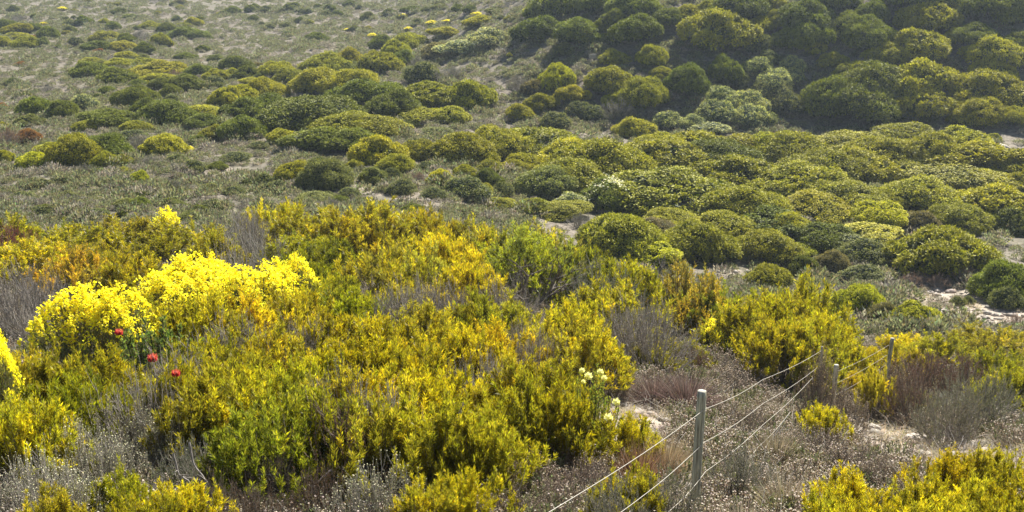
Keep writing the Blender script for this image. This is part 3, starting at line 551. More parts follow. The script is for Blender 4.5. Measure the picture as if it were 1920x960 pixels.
NEAR = [
 (690,735,10.4,70,'twg',G1,'grey'),(640,690,11.2,50,'twg',G1,'grey'),(545,600,15,60,'twg',G1,'grey'),(500,700,11,60,'ggr',(.8,.8,.7),'dull green'),(880,640,13.4,70,'brn',G1,'brown'),(420,600,14.2,70,'twg',G1,'grey'),
 (590,660,12,60,'brn',G1,'brown'),(330,645,13,60,'twg',G1,'grey'),(820,800,9.0,80,'brn',G1,'brown'),(730,560,16.8,60,'twg',G1,'grey'),(255,640,13.2,60,'ggr',(.9,1.1,.8),'dull green'),(640,760,9.9,60,'red',(.8,.9,.9),'dark'),
 (30,412,33,140,'upr',G3,'olive'),(60,450,26,140,'upr',G2,'golden green'),(130,428,28,160,'upr',G2,'golden green'),(230,412,30,150,'upr',G1,'yellow green'),(330,418,30,140,'upr',G2,'golden green'),
 (310,397,31.5,66,'flw',G1,'yellow flowered','flat lime yellow flower cap poking above the crest on the left'),(440,395,31,120,'twg',G1,'grey green'),(480,410,31,80,'twg',G1,'grey'),(520,378,33,110,'upr',G2,'golden green'),(600,396,31,150,'upr',G2,'golden green'),
 (700,386,31,160,'upr',G1,'yellow green'),(650,400,30,120,'upr',G1,'yellow green'),(790,378,32,120,'upr',G1,'yellow green'),(860,394,32,100,'upo',G1,'yellow tipped'),(900,420,31,80,'upo',G1,'yellow tipped'),
 (960,396,30,130,'upo',(.8,.9,.9),'olive'),(1035,396,30,120,'upo',G1,'yellow tipped'),(1000,440,28,150,'upo',(.6,.75,.8),'olive'),(1075,462,29,130,'upr',G3,'olive'),(1115,480,28,110,'upr',G3,'olive'),
 (20,500,21,130,'twg',G1,'grey'),(60,515,20,110,'twg',(.8,.8,.9),'grey'),(130,466,24,120,'org',(1.5,1.35,.8),'orange tipped'),(250,476,23,130,'upr',G2,'golden green'),(180,455,26,120,'upr',G1,'yellow green'),
 (400,440,26,110,'upr',G1,'yellow green'),(470,430,26,130,'twg',(.9,1,.9),'grey green'),(420,470,22,110,'twg',G1,'grey'),(560,440,27,140,'upr',G3,'olive'),(610,450,25,120,'upr',G4,'dark olive'),(560,480,22,100,'upr',G4,'dark olive'),
 (720,450,24,150,'upo',(1.1,1,1),'golden'),(690,470,22,110,'upo',G2,'golden'),(830,436,25,130,'upr',G2,'golden green'),(880,488,22,110,'upr',G2,'golden yellow'),(790,470,23,120,'upo',G1,'yellow tipped'),(780,520,20,120,'twg',G1,'grey'),
 (840,530,20,100,'twg',(.9,.85,.8),'grey'),(930,520,21,80,'twg',(.9,.9,.8),'grey'),(740,530,21,100,'upo',G1,'yellow tipped'),
 (1160,532,22,150,'upr',G2,'golden yellow','plump golden shrub in front of a grey twiggy patch at centre'),(1130,500,26,100,'ggr',G1,'grey green'),(1180,490,27,90,'upr',G3,'olive'),(1280,500,27,120,'org',G1,'orange brown','orange brown bush between golden shrubs and the sandy clearing'),(1235,498,28,80,'twg',G1,'grey'),(1330,520,26,90,'org',G2,'orange brown'),
 (1350,545,26,140,'upr',G3,'olive'),(1450,545,25,150,'upr',(.9,1,.9),'green'),(1400,570,24,140,'upr',G1,'yellow green'),(1540,582,23,110,'upr',G1,'yellow green'),(1480,560,25,140,'upr',G1,'yellow green'),(1510,530,27,100,'upr',G3,'olive'),(1468,602,20.5,120,'upr',G1,'yellow green'),(1510,610,20.5,120,'upr',G2,'golden green'),
 # the yellow flower band
 (150,548,17,130,'flw',G1,'yellow flowered','left mound of the bright yellow flower band'),(205,552,16.5,110,'flw',G1,'yellow flowered','second mound from the left in the yellow flower band'),(300,518,18,110,'flw',G1,'yellow flowered','bright yellow mound in the middle of the flower band'),
 (345,486,19.5,100,'flw',G1,'yellow flowered','highest yellow mound above the middle of the flower band'),(385,505,18.3,120,'flw',G1,'yellow flowered','yellow mound right of the middle of the flower band'),(395,490,20,70,'flw',G1,'yellow flowered','small yellow mound behind the middle of the flower band'),
 (455,512,18.2,110,'flw',G1,'yellow flowered','wide yellow mound near the right end of the flower band'),(510,498,18.8,90,'flw',G1,'yellow flowered','tall yellow mound near the right end of the flower band'),(555,487,19.3,70,'flw',G1,'yellow flowered','rightmost yellow mound of the flower band'),
 (-16,628,13.5,56,'flw',G1,'yellow flowered','yellow flowered bush cut by the left edge'),(70,600,16,40,'flw',G1,'yellow flowered','small yellow tuft below the left end of the flower band'),
 (1352,602,17.2,84,'flw',(.9,1.1,.8),'lime flowered','single lime yellow flowering bush above the brown heath, right of centre'),
 # behind and below the band
 (90,560,19,110,'twg',G1,'grey'),(110,610,14.6,100,'ggr',G1,'grey green'),(230,585,15.2,120,'ggr',G1,'grey green'),(330,560,16,120,'upr',G3,'olive'),(400,560,16,120,'upr',G1,'yellow green'),(470,560,16,130,'upr',G2,'golden green'),
 (560,545,17.5,140,'upr',G1,'yellow green'),(620,520,19,130,'upr',G3,'olive'),(660,550,17.5,140,'upr',(.8,1,.8),'green'),(600,590,15.6,150,'upr',G1,'yellow green'),(700,590,15.5,150,'upr',G2,'golden yellow'),(765,600,15.2,130,'upr',G2,'golden yellow'),
 (800,575,17,130,'upr',G1,'yellow green'),(850,560,18,110,'upo',G1,'yellow tipped'),(905,560,18,120,'upr',G3,'olive'),(870,610,15.5,130,'upr',G2,'golden yellow'),(930,610,16,120,'upr',G2,'golden yellow'),(960,560,19,90,'upo',G2,'golden'),
 (985,600,17,90,'twg',(1.1,1,.9),'bleached grey'),(1010,620,16,100,'twg',(1.1,1,.9),'bleached grey'),(1075,570,18,130,'upr',G2,'golden yellow'),(1110,620,16,130,'upr',G2,'golden yellow'),(1050,600,17,90,'upr',G1,'yellow green'),(1180,610,16.5,120,'upr',G2,'golden yellow'),
 (1230,575,19,110,'twg',(.9,.9,.9),'grey'),(1200,560,20.5,90,'twg',(.9,.9,.9),'grey'),(1210,645,15,110,'upr',G2,'golden yellow'),(1250,634,16.5,80,'upr',G1,'yellow green'),(1290,640,16.6,80,'upr',G1,'yellow green'),
 (20,660,13,110,'upr',G1,'yellow green'),(100,655,12.6,140,'upr',G1,'yellow green'),(190,665,12.4,150,'upr',G2,'golden green'),(390,630,13.6,140,'upr',G3,'olive'),(450,600,14.6,140,'upr',G1,'yellow green'),(430,660,12.6,140,'upr',G1,'yellow green'),
 (520,625,14,150,'upr',G1,'yellow green'),(560,670,12.4,140,'upr',G3,'olive'),(620,650,13,150,'upr',G2,'golden green'),(690,645,13,150,'upr',G2,'golden yellow'),(760,640,13.2,150,'upr',G2,'golden yellow'),(650,700,11.4,150,'upr',G1,'yellow green'),
 (730,700,11.4,150,'upr',G2,'golden yellow'),(800,690,11.7,120,'upr',G2,'golden yellow'),(860,650,13.6,100,'brn',G1,'brown'),(905,665,13,80,'twg',G1,'grey'),(850,705,12,70,'ggr',(1,1.3,.9),'fresh green'),(920,700,12,90,'brn',G1,'brown'),
 (965,680,12,130,'upr',G1,'yellow green'),(1030,690,11.7,140,'upr',G1,'yellow green'),(990,720,11,130,'upr',G2,'golden green'),(1050,730,10.9,110,'upr',G1,'yellow green'),(1000,640,14.5,90,'brn',G1,'brown'),(1060,650,14,100,'hrb',G1,'cream headed'),
 (330,690,11.7,150,'upr',G1,'yellow green'),(400,710,11,150,'upr',G1,'yellow green'),(470,700,11.2,150,'upr',G2,'golden green'),(540,730,10.5,150,'upr',G3,'olive'),(600,745,10.2,150,'upr',G3,'olive'),(690,770,9.7,150,'upr',G1,'yellow green'),(760,750,10.1,140,'upr',G2,'golden yellow'),
 (840,760,9.9,130,'upr',G2,'golden yellow'),(900,765,9.9,100,'upr',G2,'golden yellow'),(480,770,9.6,140,'upr',G3,'olive'),(130,700,11.3,120,'upr',G3,'olive'),(30,745,10.1,120,'upr',G2,'golden green'),(70,800,9.2,90,'upr',G1,'yellow green'),(250,700,11.2,110,'twg',G1,'grey'),
 (860,830,8.7,110,'upr',G1,'yellow green'),(800,900,8.0,90,'upr',G1,'yellow green'),(880,890,8.0,70,'upr',G2,'golden'),
 (150,740,10,120,'hrb',G1,'cream headed'),(210,760,9.7,130,'hrb',G1,'cream headed'),(270,770,9.5,120,'hrb',G1,'cream headed'),(130,790,9.2,120,'hrb',G1,'cream headed'),(60,850,8.4,110,'hrb',G1,'cream headed'),(190,815,8.8,120,'hrb',G1,'cream headed'),
 (320,780,9.3,110,'hrb',G1,'cream headed'),(110,880,8.0,110,'hrb',G1,'cream headed'),(700,870,8.3,110,'hrb',G1,'cream headed'),(350,830,8.7,100,'ggr',G1,'grey green'),
 (215,880,7.9,120,'upr',(.95,1.05,.9),'fresh yellow green','fresh yellow green shrub at the bottom edge, left of the curved white branch'),(80,925,7.5,120,'upr',G1,'yellow green'),(345,905,7.7,80,'upr',G2,'golden'),(270,930,7.5,90,'upr',G1,'yellow green'),
 (430,850,8.6,120,'red',(.6,.8,.7),'dark'),(520,850,8.6,120,'red',(.5,.7,.6),'dark'),(400,900,7.9,100,'red',(.6,.75,.7),'dark'),(480,920,7.8,110,'red',(.6,.7,.6),'dark'),(600,880,8.3,120,'red',(.7,.8,.7),'dark'),(560,830,8.9,110,'red',(.7,.7,.7),'dark'),  # bush colours darkened to paint the shade of the hollows
 # heath on the right
 (1230,690,12.3,110,'brm',(.9,.8,.8),'brown grey','big wiry brown grey tussock with a black base beside the bare sand',0),(1290,680,12.5,120,'brm',(.85,.75,.78),'brown grey','brown grey wiry tussock behind and above the front fence post',0),(1160,690,12.8,80,'brn',G1,'brown'),
 (1340,650,14,120,'brn',G1,'brown'),(1400,640,14.6,120,'brn',G1,'brown'),(1470,650,14.5,120,'brn',(.9,.8,.8),'brown'),(1530,640,16,110,'brn',G1,'brown'),(1440,680,13.2,110,'brn',G1,'brown'),(1380,690,12.8,110,'brn',G1,'brown'),(1546,648,16.2,64,'brn',G1,'brown'),(1648,688,18.3,64,'upr',G2,'golden'),(1680,676,18.6,64,'brn',G1,'brown'),(1590,730,16.6,64,'brn',G1,'brown'),
 (1500,690,13.2,90,'brn',(.9,.8,.8),'brown'),(1440,670,14,46,'red',G1,'red brown'),(1520,700,14,50,'red',G1,'red brown'),(1300,650,15,46,'red',G1,'red brown'),(1600,645,19.5,80,'upr',G2,'golden yellow'),(1640,650,19.5,60,'upr',G2,'golden yellow'),
 (1600,700,15,80,'upr',G2,'golden'),(1550,760,12,60,'upr',G2,'golden','small golden shrub beside the pale rocks behind the fence'),(1700,625,21,100,'upr',G2,'golden yellow'),(1765,630,20.5,110,'upr',G1,'yellow green'),(1850,615,21,120,'upr',G1,'yellow green'),(1905,620,20,80,'upr',G2,'golden green'),
 (1740,665,17,120,'red',G1,'red brown','broad rusty brown bush below golden shrubs on the right'),(1810,670,17,110,'red',(.9,.9,.9),'red brown'),(1870,655,18,100,'upr',G3,'olive'),(1700,655,18.5,90,'upr',G2,'golden green'),(1720,700,15.5,80,'red',(1,1.1,1.1),'red brown'),
 (1710,740,13.5,100,'upr',G2,'golden green'),(1850,705,13,150,'ggr',(1.15,1.05,.8),'olive brown'),(1790,720,13.2,100,'ggr',(1.1,.95,.8),'olive brown'),(1900,690,14,110,'upr',G2,'golden green'),(1820,742,11.7,120,'ggr',(1,.95,.8),'olive brown'),(1895,745,11.2,100,'ggr',(1,.95,.8),'olive brown'),
(1670,745,12.8,90,'brm',(1,1,.95),'pale wiry',None,1),(1620,730,13.8,80,'brn',G1,'brown'),(1400,760,10.8,90,'brn',G1,'brown'),(1460,790,10.3,90,'brm',(.9,.9,.8),'wiry',None,1),(1540,800,10.3,100,'brn',(.85,.8,.8),'brown'),
 (1600,830,9.6,100,'brn',(.85,.8,.8),'brown'),(1660,850,9.2,90,'brn',G1,'brown'),(1400,840,9.2,90,'ggr',(1.1,1,.9),'grey green'),(1480,870,8.8,110,'brm',(1,1,.9),'pale wiry',None,1),(1250,800,10.2,60,'brm',(1,.9,.75),'straw','small straw tussock in the middle of the bare sand',1),(1200,812,10,50,'brm',(.7,.5,.4),'rusty','small dark rusty tussock on the bare sand',1),
 (1690,900,8.2,90,'brn',(.9,.8,.85),'brown'),(1600,885,8.0,110,'upr',G1,'yellow green'),(1640,930,7.6,90,'upr',G1,'yellow green'),(1570,935,7.6,80,'upr',G1,'yellow green'),(1780,850,8.7,90,'upr',G2,'golden'),(1840,845,8.7,110,'upr',G1,'yellow green'),(1900,850,8.6,110,'upr',G2,'golden green'),
 (1750,900,8.0,110,'upr',G1,'yellow green'),(1830,900,7.9,130,'upr',G2,'golden'),(1905,910,7.8,110,'upr',G1,'yellow green'),(1760,940,7.4,100,'upr',G2,'golden'),(1870,940,7.4,110,'upr',G1,'yellow green'),
 (1100,860,8.8,110,'brn',(1.1,1.05,1.1),'pale brown'),(1000,850,9,110,'brn',(1.05,1,1.1),'pale brown'),(940,850,9,100,'brn',G1,'brown'),(1050,900,8.2,110,'brn',(1.1,1.05,1.1),'pale brown'),(960,910,8.1,110,'brn',G1,'brown'),(1160,900,8.3,110,'ggr',(1.1,1,.9),'olive brown'),(1240,880,8.6,100,'ggr',(1.1,1,.9),'olive brown'),
 (1400,920,8.0,80,'brm',(1.2,1.2,1.15),'bleached','bleached straw tussock right of the foot of the front fence post',1),(1180,780,10.9,30,'upr',G2,'golden'),(1175,880,8.9,40,'upr',G1,'yellow green'),
]
for n in NEAR: near(*n)

# ------------------------------------------------------------------ protea bush with pink heads, and the broad leaved bush with white leaves
def broad_bush(seed, col, n=70, L=.1, W=.034, per=60):
    g = np.random.default_rng(seed); G = Geo(); T = Geo()
    for sh in shoots(g, n):
        T.tube(sh, .011, .005, (1, 1, 1), 4); t = g.uniform(.5, 1, per); p, d = along(sh, t)
        G.leaves(p, unit(d * .8 + rdir(per, g) * .8 + [0, 0, .25]), L * g.uniform(.7, 1.2, per), W, jit(g, per, col, .25, .12), g)
    return G.mesh('foliage', LEAF), T.mesh('stem', WOOD)
def cup_head(name, r, n, c0, c1, seed):
    g = np.random.default_rng(seed); G = Geo()
    for ring, (rr, h, m) in enumerate([(1, 1.1, n), (.75, 1.25, n), (.45, 1.3, n // 2)]):
        a = np.arange(m) * 2 * math.pi / m + ring * .3; o = np.stack([np.cos(a), np.sin(a), np.zeros(m)], 1)
        G.leaves(o * r * .25, unit(o * (.75 * rr) + [0, 0, 1.]), r * 1.7 * h * g.uniform(.9, 1.1, m), r * .55, c0 if ring < 2 else c1, g)
        G.leaves(o * r * .3, unit(o * rr + [0, 0, .55]), r * 1.4, r * .6, c0, g)
    # domed cone inside
    u = np.linspace(0, 1, 5); ring = [[(math.cos(t) * r * .7 * math.cos(a * 1.5), math.sin(t) * r * .7 * math.cos(a * 1.5), r * (.6 + .9 * math.sin(a * 1.5))) for t in np.arange(8) * math.pi / 4] for a in u]
    V = np.array(ring).reshape(-1, 3); q = [(i*8+j, i*8+(j+1) % 8, (i+1)*8+(j+1) % 8, (i+1)*8+j) for i in range(4) for j in range(8)]
    G.add(V, np.array(q), c1); return G.mesh(name, FLOWER)
def root_at(name, label, cat, loc, group=None):
    r = bpy.data.objects.new(name, None); C.objects.link(r); r.location = loc; r['label'] = label; r['category'] = cat; r.empty_display_size = .2
    if group: r['group'] = group
    return r
def child(name, me, par, loc=(0, 0, 0), sc=(1, 1, 1), rot=(0, 0, 0), label=None, color=None):
    o = bpy.data.objects.new(name, me); C.objects.link(o); o.parent = par; o.location = loc; o.scale = sc; o.rotation_euler = rot
    if label: o['label'] = label
    if color: o.color = (*color, 1)
    return o
ZC = .6
fo, st = broad_bush(501, (.13, .16, .055))
yp = 14.0; pc = at(290, 605, yp); pz = float(ground(pc[0], yp))
pro = root_at('protea_bush', 'broad leaved green bush carrying three pink red flower heads', 'bush', (pc[0], yp, pz))
Hh = pc[2] - pz
child('foliage', fo, pro, sc=(.78, .7, Hh)); child('stem', st, pro, sc=(.78, .7, Hh))
ZC = 1.0
ph = cup_head('flower_head', .042, 12, (.58, .07, .11), (.5, .12, .12), 4)
for px, py, dY, s in [(221, 619, -.5, .95), (285, 668, -1.0, 1.15), (328, 695, -2.5, .9)]:
    q = at(px, py, yp + dY); child('flower_head', ph, pro, loc=tuple(q - [pc[0], yp, pz] - [0, 0, .06]), sc=(s, s, s), rot=(.25, rng.uniform(-.3, .3), 1))
ZC = .4
fo2, st2 = broad_bush(502, (.2, .21, .05), n=60)
ZC = 1.0
yw = 11.3; wc = at(1112, 700, yw); wz = float(ground(wc[0], yw))
wb = root_at('white_headed_bush', 'leafy bush with scattered creamy white flower heads beside the bare sand', 'bush', (wc[0], yw, wz)); Hw = wc[2] - wz
child('foliage', fo2, wb, sc=(.33, .33, Hw)); child('stem', st2, wb, sc=(.33, .33, Hw))
wh = cup_head('flower_head', .03, 9, (.82, .80, .55), (.8, .76, .5), 6)
for px, py, s in [(1091, 697, .8), (1102, 708, 1.1), (1125, 700, .9), (1133, 711, .8), (1128, 702, .7), (1093, 717, .6), (1156, 757, 1.1), (1141, 787, 1.3), (1022, 661, .9), (1035, 678, .8), (1015, 658, .9)]:
    q = at(px, py, yw - .42 if py > 690 else 13.4)
    if py > 690: child('flower_head', wh, wb, loc=tuple(q - [wc[0], yw, wz]), sc=(s, s, s), rot=(.5, rng.uniform(-.5, .5), 0))
    else:
        pass
# open branching shrub with a bare forked trunk near the crest
def tree_geo(seed):
    g = np.random.default_rng(seed); T = Geo()
    def grow(p, d, l, r, depth):
        pts = [p]; dd = d
        for i in range(4):
            dd = unit(dd + g.normal(0, .13, 3) + [0, 0, .04]); pts.append(pts[-1] + dd * l / 4)
        T.tube(pts, r, r * .6, (1, 1, 1), 5 if depth > 2 else 3)
        if depth == 0: return
        for i in range(3 if depth > 1 else 4):
            grow(pts[int(g.integers(2, 5))], unit(dd + g.normal(0, .5, 3) + [0, 0, .15]), l * g.uniform(.55, .8), r * .55, depth - 1)
    for a in (-.45, .15, .6): grow(np.array([0, 0, -.1]), unit(np.array([math.sin(a), g.normal(0, .2), math.cos(a)])), .62, .045, 4)
    return T
tY = 26.5; tb = at(985, 545, tY); tz = float(ground(tb[0], tY)); tt = at(985, 430, tY)
tr = root_at('forked_shrub', 'tall open shrub with bare dark forked trunk standing on the near crest', 'shrub', (tb[0], tY, tz)); th = (tt[2] - tz) / 1.7
child('trunk', tree_geo(77).mesh('trunk', WOOD, True), tr, sc=(th * 1.3, th, th))
fu, _ = PALE[0]; child('crown', UPO[1][0], tr, loc=(0, 0, th * .7), sc=(1.1, .8, th * 1.0), color=(.8, .95, 1))

# ------------------------------------------------------------------ dead branches on the near slope
def branch(seed, pix, Y0, Y1, r, label, mat=GREYWOOD):
    lo = max(range(len(pix)), key=lambda i: pix[i][1]); dY = float(hit(*pix[lo], 3.5, .22)[1]) - (Y0 + (Y1 - Y0) * lo / (len(pix) - 1)); Y0 += dY; Y1 += dY; r *= .85
    g = np.random.default_rng(seed); T = Geo(); m = len(pix)
    W_ = np.array([at(px, py, Y0 + (Y1 - Y0) * i / (m - 1)) for i, (px, py) in enumerate(pix)]); o = W_[0].copy()
    pts = W_ - o; fine = np.array([pts[min(int(t), m - 2)] * (1 - (t - min(int(t), m - 2))) + pts[min(int(t), m - 2) + 1] * (t - min(int(t), m - 2)) for t in np.linspace(0, m - 1, 4 * m)])
    fine += g.normal(0, r * .3, fine.shape); T.tube(fine, r, r * .45, (1, 1, 1), 6)
    for i in range(5):
        k = int(g.integers(m, 4 * m - 2)); d = unit(rdir(1, g)[0] + [0, 0, .6] + unit(fine[k + 1] - fine[k])); l = g.uniform(.08, .25)
        T.tube([fine[k], fine[k] + d * l * .5 + g.normal(0, .01, 3), fine[k] + d * l], r * .4, r * .12, (1, 1, 1), 4)
    ob = bpy.data.objects.new('dead_branch', T.mesh('dead_branch', mat, True)); C.objects.link(ob); ob.location = o
    ob['label'] = label; ob['category'] = 'branch'; ob['group'] = 'dead branches lying in the bushes'
branch(1, [(258, 940), (275, 922), (300, 912), (326, 914)], 7.35, 7.3, .012, 'curved bleached branch arching near the bottom edge at left')
branch(2, [(325, 850), (335, 890), (365, 910), (380, 950)], 7.6, 7.5, .012, 'forked pale branch bending down beside dark scrub at left')
branch(3, [(425, 800), (445, 835), (470, 870), (500, 920)], 7.7, 7.5, .011, 'long straight pale branch sloping down through dark scrub')
branch(4, [(355, 830), (362, 870), (390, 905), (402, 950)], 7.55, 7.45, .012, 'thin upright bare branch left of the dark hollow')
branch(5, [(622, 880), (600, 900), (575, 945)], 7.6, 7.5, .010, 'short pale stick forming a peak near the bottom edge')
branch(6, [(715, 925), (740, 915), (748, 893), (790, 860)], 8.0, 8.4, .017, 'thick weathered dark limb rising from a black hollow', WOOD)
branch(7, [(735, 890), (760, 878), (800, 850)], 8.2, 8.5, .02, 'short stout dark limb under the golden shrubs', WOOD)
branch(8, [(480, 890), (505, 890), (530, 905), (545, 930)], 7.7, 7.6, .008, 'slim arching pale twig between two dark bushes')
branch(9, [(660, 930), (700, 950), (705, 980)], 7.5, 7.3, .009, 'white stick lying near the bottom edge left of centre')
branch(10, [(960, 955), (975, 915), (985, 880)], 7.7, 7.7, .007, 'thin white upright twig in pale heath at bottom centre')
branch(11, [(1282, 770), (1276, 755), (1268, 760)], 10.2, 10.1, .009, 'small curled white twig at the black base of the tussock')

# ------------------------------------------------------------------ rocks and stones
def rockmat():
    m, N, L = newmat('pale_limestone'); out = N.new('ShaderNodeOutputMaterial'); pr = N.new('ShaderNodeBsdfPrincipled'); tc = N.new('ShaderNodeTexCoord')
    n = N.new('ShaderNodeTexNoise'); n.inputs['Scale'].default_value = 5; n.inputs['Detail'].default_value = 9; n.inputs['Roughness'].default_value = .7
    r = N.new('ShaderNodeValToRGB'); r.color_ramp.elements[0].position = .35; r.color_ramp.elements[0].color = (.25, .20, .16, 1); r.color_ramp.elements[1].position = .62; r.color_ramp.elements[1].color = (.62, .56, .47, 1)
    b = N.new('ShaderNodeBump'); b.inputs['Strength'].default_value = .8; b.inputs['Distance'].default_value = .04
    L.new(tc.outputs['Object'], n.inputs['Vector']); L.new(n.outputs[0], r.inputs[0]); L.new(r.outputs[0], pr.inputs['Base Color']); L.new(n.outputs[0], b.inputs['Height']); L.new(b.outputs[0], pr.inputs['Normal'])
    pr.inputs['Roughness'].default_value = .9; L.new(pr.outputs[0], out.inputs[0]); return m
ROCK = rockmat()
def rock_mesh(seed, sub=3, amp=.3, name='rock'):
    import bmesh
    g = np.random.default_rng(seed); bm = bmesh.new(); bmesh.ops.create_icosphere(bm, subdivisions=sub, radius=1)
    ds = rdir(9, g); th = g.uniform(.45, .85, 9); ph_ = g.uniform(0, 6, (3,))
    for v in bm.verts:
        p = np.array(v.co)
        for d, t in zip(ds, th):
            k = p @ d
            if k > t: p = p - d * (k - t) * .85
        p = p * (1 + amp * .25 * math.sin(5 * p[0] + ph_[0]) * math.sin(6 * p[1] + ph_[1]) + amp * .15 * math.sin(13 * p[2] + 9 * p[0] + ph_[2]))
        v.co = p
    me = bpy.data.meshes.new(name); bm.to_mesh(me); bm.free(); me.materials.append(ROCK); return me
RK = [rock_mesh(i) for i in range(6)]
for i, (px, py, Ymin, wx, hy, lab) in enumerate([
    (1608, 790, 8, 34, 9, 'pale knobbly rock at the left end of the ledge behind the fence'), (1636, 803, 8, 26, 10, 'small brownish rock stepping down to the right along the ledge'),
    (1590, 782, 8, 18, 6, 'smallest cream rock next to the little golden shrub'), (1712, 826, 8, 36, 13, 'cream rounded rock starting the long ledge at right'), (1755, 832, 8, 42, 10, 'flat sunlit slab in the middle of the long ledge'),
    (1810, 838, 8, 40, 10, 'flat cream slab toward the right of the long ledge'), (1845, 850, 8, 28, 8, 'thin slab at the right tip of the long ledge'), (1730, 855, 8, 36, 12, 'broad pale rock below the long ledge'), (1785, 858, 8, 40, 12, 'low pale rock half hidden by golden leaves below the ledge'),
    (1607, 682, 14, 36, 24, 'white boulder among golden shrubs right of the second fence post'), (1640, 730, 13, 26, 20, 'dull grey boulder below the white one near the far wires'),
    (1519, 942, 6.5, 22, 10, 'pale stone at the bottom edge left of the green shrub'), (1500, 925, 6.5, 16, 8, 'small pale stone near the bottom edge beside pale tussock'),
    (1878, 285, 50, 30, 14, 'pale rock outcrop on the hillside at the right edge'), (1905, 295, 50, 26, 12, 'second pale rock lower down at the right edge'),
    (1112, 108, 70, 16, 6, 'narrow pale rock slab among dark shrubs on the hill'), (1085, 122, 70, 12, 5, 'small pale rock on the shaded hillside, centre'),
    (1172, 835, 8, 30, 9, 'flat cream stone on the bare sand'), (1210, 852, 8, 22, 8, 'cream stone on bare sand just under the top wire'), (1150, 800, 8, 22, 6, 'thin cream stone at the upper edge of the bare sand')]):
    p = hit(px, py + hy * .4, Ymin); s = p[1] * 1.04 / F; o = bpy.data.objects.new('rock', RK[i % 6]); C.objects.link(o)
    o.location = (p[0], p[1], p[2] + hy * s * .5); o.scale = (wx * s * .55, wx * s * .5, hy * s * 1.15); o.rotation_euler = (0, 0, rng.uniform(0, .6)); o['label'] = lab; o['category'] = 'rock'; o['group'] = 'pale limestone rocks'

# ------------------------------------------------------------------ fence
def postmat():
    m, N, L = newmat('weathered_post'); out = N.new('ShaderNodeOutputMaterial'); pr = N.new('ShaderNodeBsdfPrincipled'); tc = N.new('ShaderNodeTexCoord'); mp = N.new('ShaderNodeMapping')
    mp.inputs['Scale'].default_value = (30, 30, 1.6); n = N.new('ShaderNodeTexNoise'); n.inputs['Scale'].default_value = 2.2; n.inputs['Detail'].default_value = 8
    r = N.new('ShaderNodeValToRGB'); r.color_ramp.elements[0].position = .34; r.color_ramp.elements[0].color = (.15, .14, .10, 1); r.color_ramp.elements[1].position = .6; r.color_ramp.elements[1].color = (.55, .54, .40, 1)
    b = N.new('ShaderNodeBump'); b.inputs['Strength'].default_value = .7; b.inputs['Distance'].default_value = .01
    L.new(tc.outputs['Object'], mp.inputs[0]); L.new(mp.outputs[0], n.inputs['Vector']); L.new(n.outputs[0], r.inputs[0]); L.new(r.outputs[0], pr.inputs['Base Color']); L.new(n.outputs[0], b.inputs['Height']); L.new(b.outputs[0], pr.inputs['Normal'])
    pr.inputs['Roughness'].default_value = .85; L.new(pr.outputs[0], out.inputs[0]); return m
POST = postmat()
ENDG = woodmat('cut_end_grain', (.35, .32, .26), (.55, .52, .44), 60)
wm, N_, L_ = newmat('galvanised_wire'); o_ = N_.new('ShaderNodeOutputMaterial'); p_ = N_.new('ShaderNodeBsdfPrincipled'); p_.inputs['Base Color'].default_value = (.42, .39, .33, 1); p_.inputs['Metallic'].default_value = .25; p_.inputs['Roughness'].default_value = .5; L_.new(p_.outputs[0], o_.inputs[0])
def post_mesh(r, h, seed, lean=(0, 0)):
    g = np.random.default_rng(seed); k, m = 20, 26; V = []
    crack = g.uniform(0, 6.28, 3)
    for i in range(m):
        z = -.4 + (h + .4) * i / (m - 1)
        for j in range(k):
            t = j * 2 * math.pi / k; rr = r * (1 + .03 * math.sin(3 * t + 1) + .02 * math.sin(z * 7 + t)) * (.93 if i == m - 1 else 1)
            if any(abs((t - c + math.pi) % (2 * math.pi) - math.pi) < .17 for c in crack): rr *= .88
            V.append((rr * math.cos(t) + lean[0] * max(z, 0) , rr * math.sin(t) + lean[1] * max(z, 0), z))
    V.append((lean[0] * h, lean[1] * h, h + .004)); F4 = [(i*k+j, i*k+(j+1) % k, (i+1)*k+(j+1) % k, (i+1)*k+j) for i in range(m-1) for j in range(k)]
    F3 = [((m-1)*k+j, (m-1)*k+(j+1) % k, m*k) for j in range(k)]
    me = raw_mesh('post', V, [np.array(F4), np.array(F3)], None, POST); me.materials.append(ENDG)
    me.polygons.foreach_set('material_index', np.array([0] * len(F4) + [1] * len(F3), np.int32)); return me
Y1 = 9.3; p1 = at(1313, 733, Y1); z1 = float(ground(p1[0], Y1)); h1 = p1[2] - z1
fence = root_at('wire_fence', 'wire fence with round weathered posts and five strands running down the slope', 'fence', (p1[0], Y1, z1))
O = np.array([p1[0], Y1, z1])
child('post', post_mesh(.043, h1, 1, (.012, 0)), fence, label='tall grey green front post with pale sawn top')
Y2 = 17.6; p2 = at(1568, 684, Y2); z2 = float(ground(p2[0], Y2)); child('post', post_mesh(.042, p2[2] - z2, 2), fence, loc=tuple(np.array([p2[0], Y2, z2]) - O), label='second grey post standing in brown heath')
Y3 = 19.5; p3 = at(1666, 634, Y3); z3 = float(ground(p3[0], Y3)); child('post', post_mesh(.036, p3[2] - z3, 3, (.05, 0)), fence, loc=tuple(np.array([p3[0], Y3, z3]) - O), label='farthest post, bleached white and leaning')
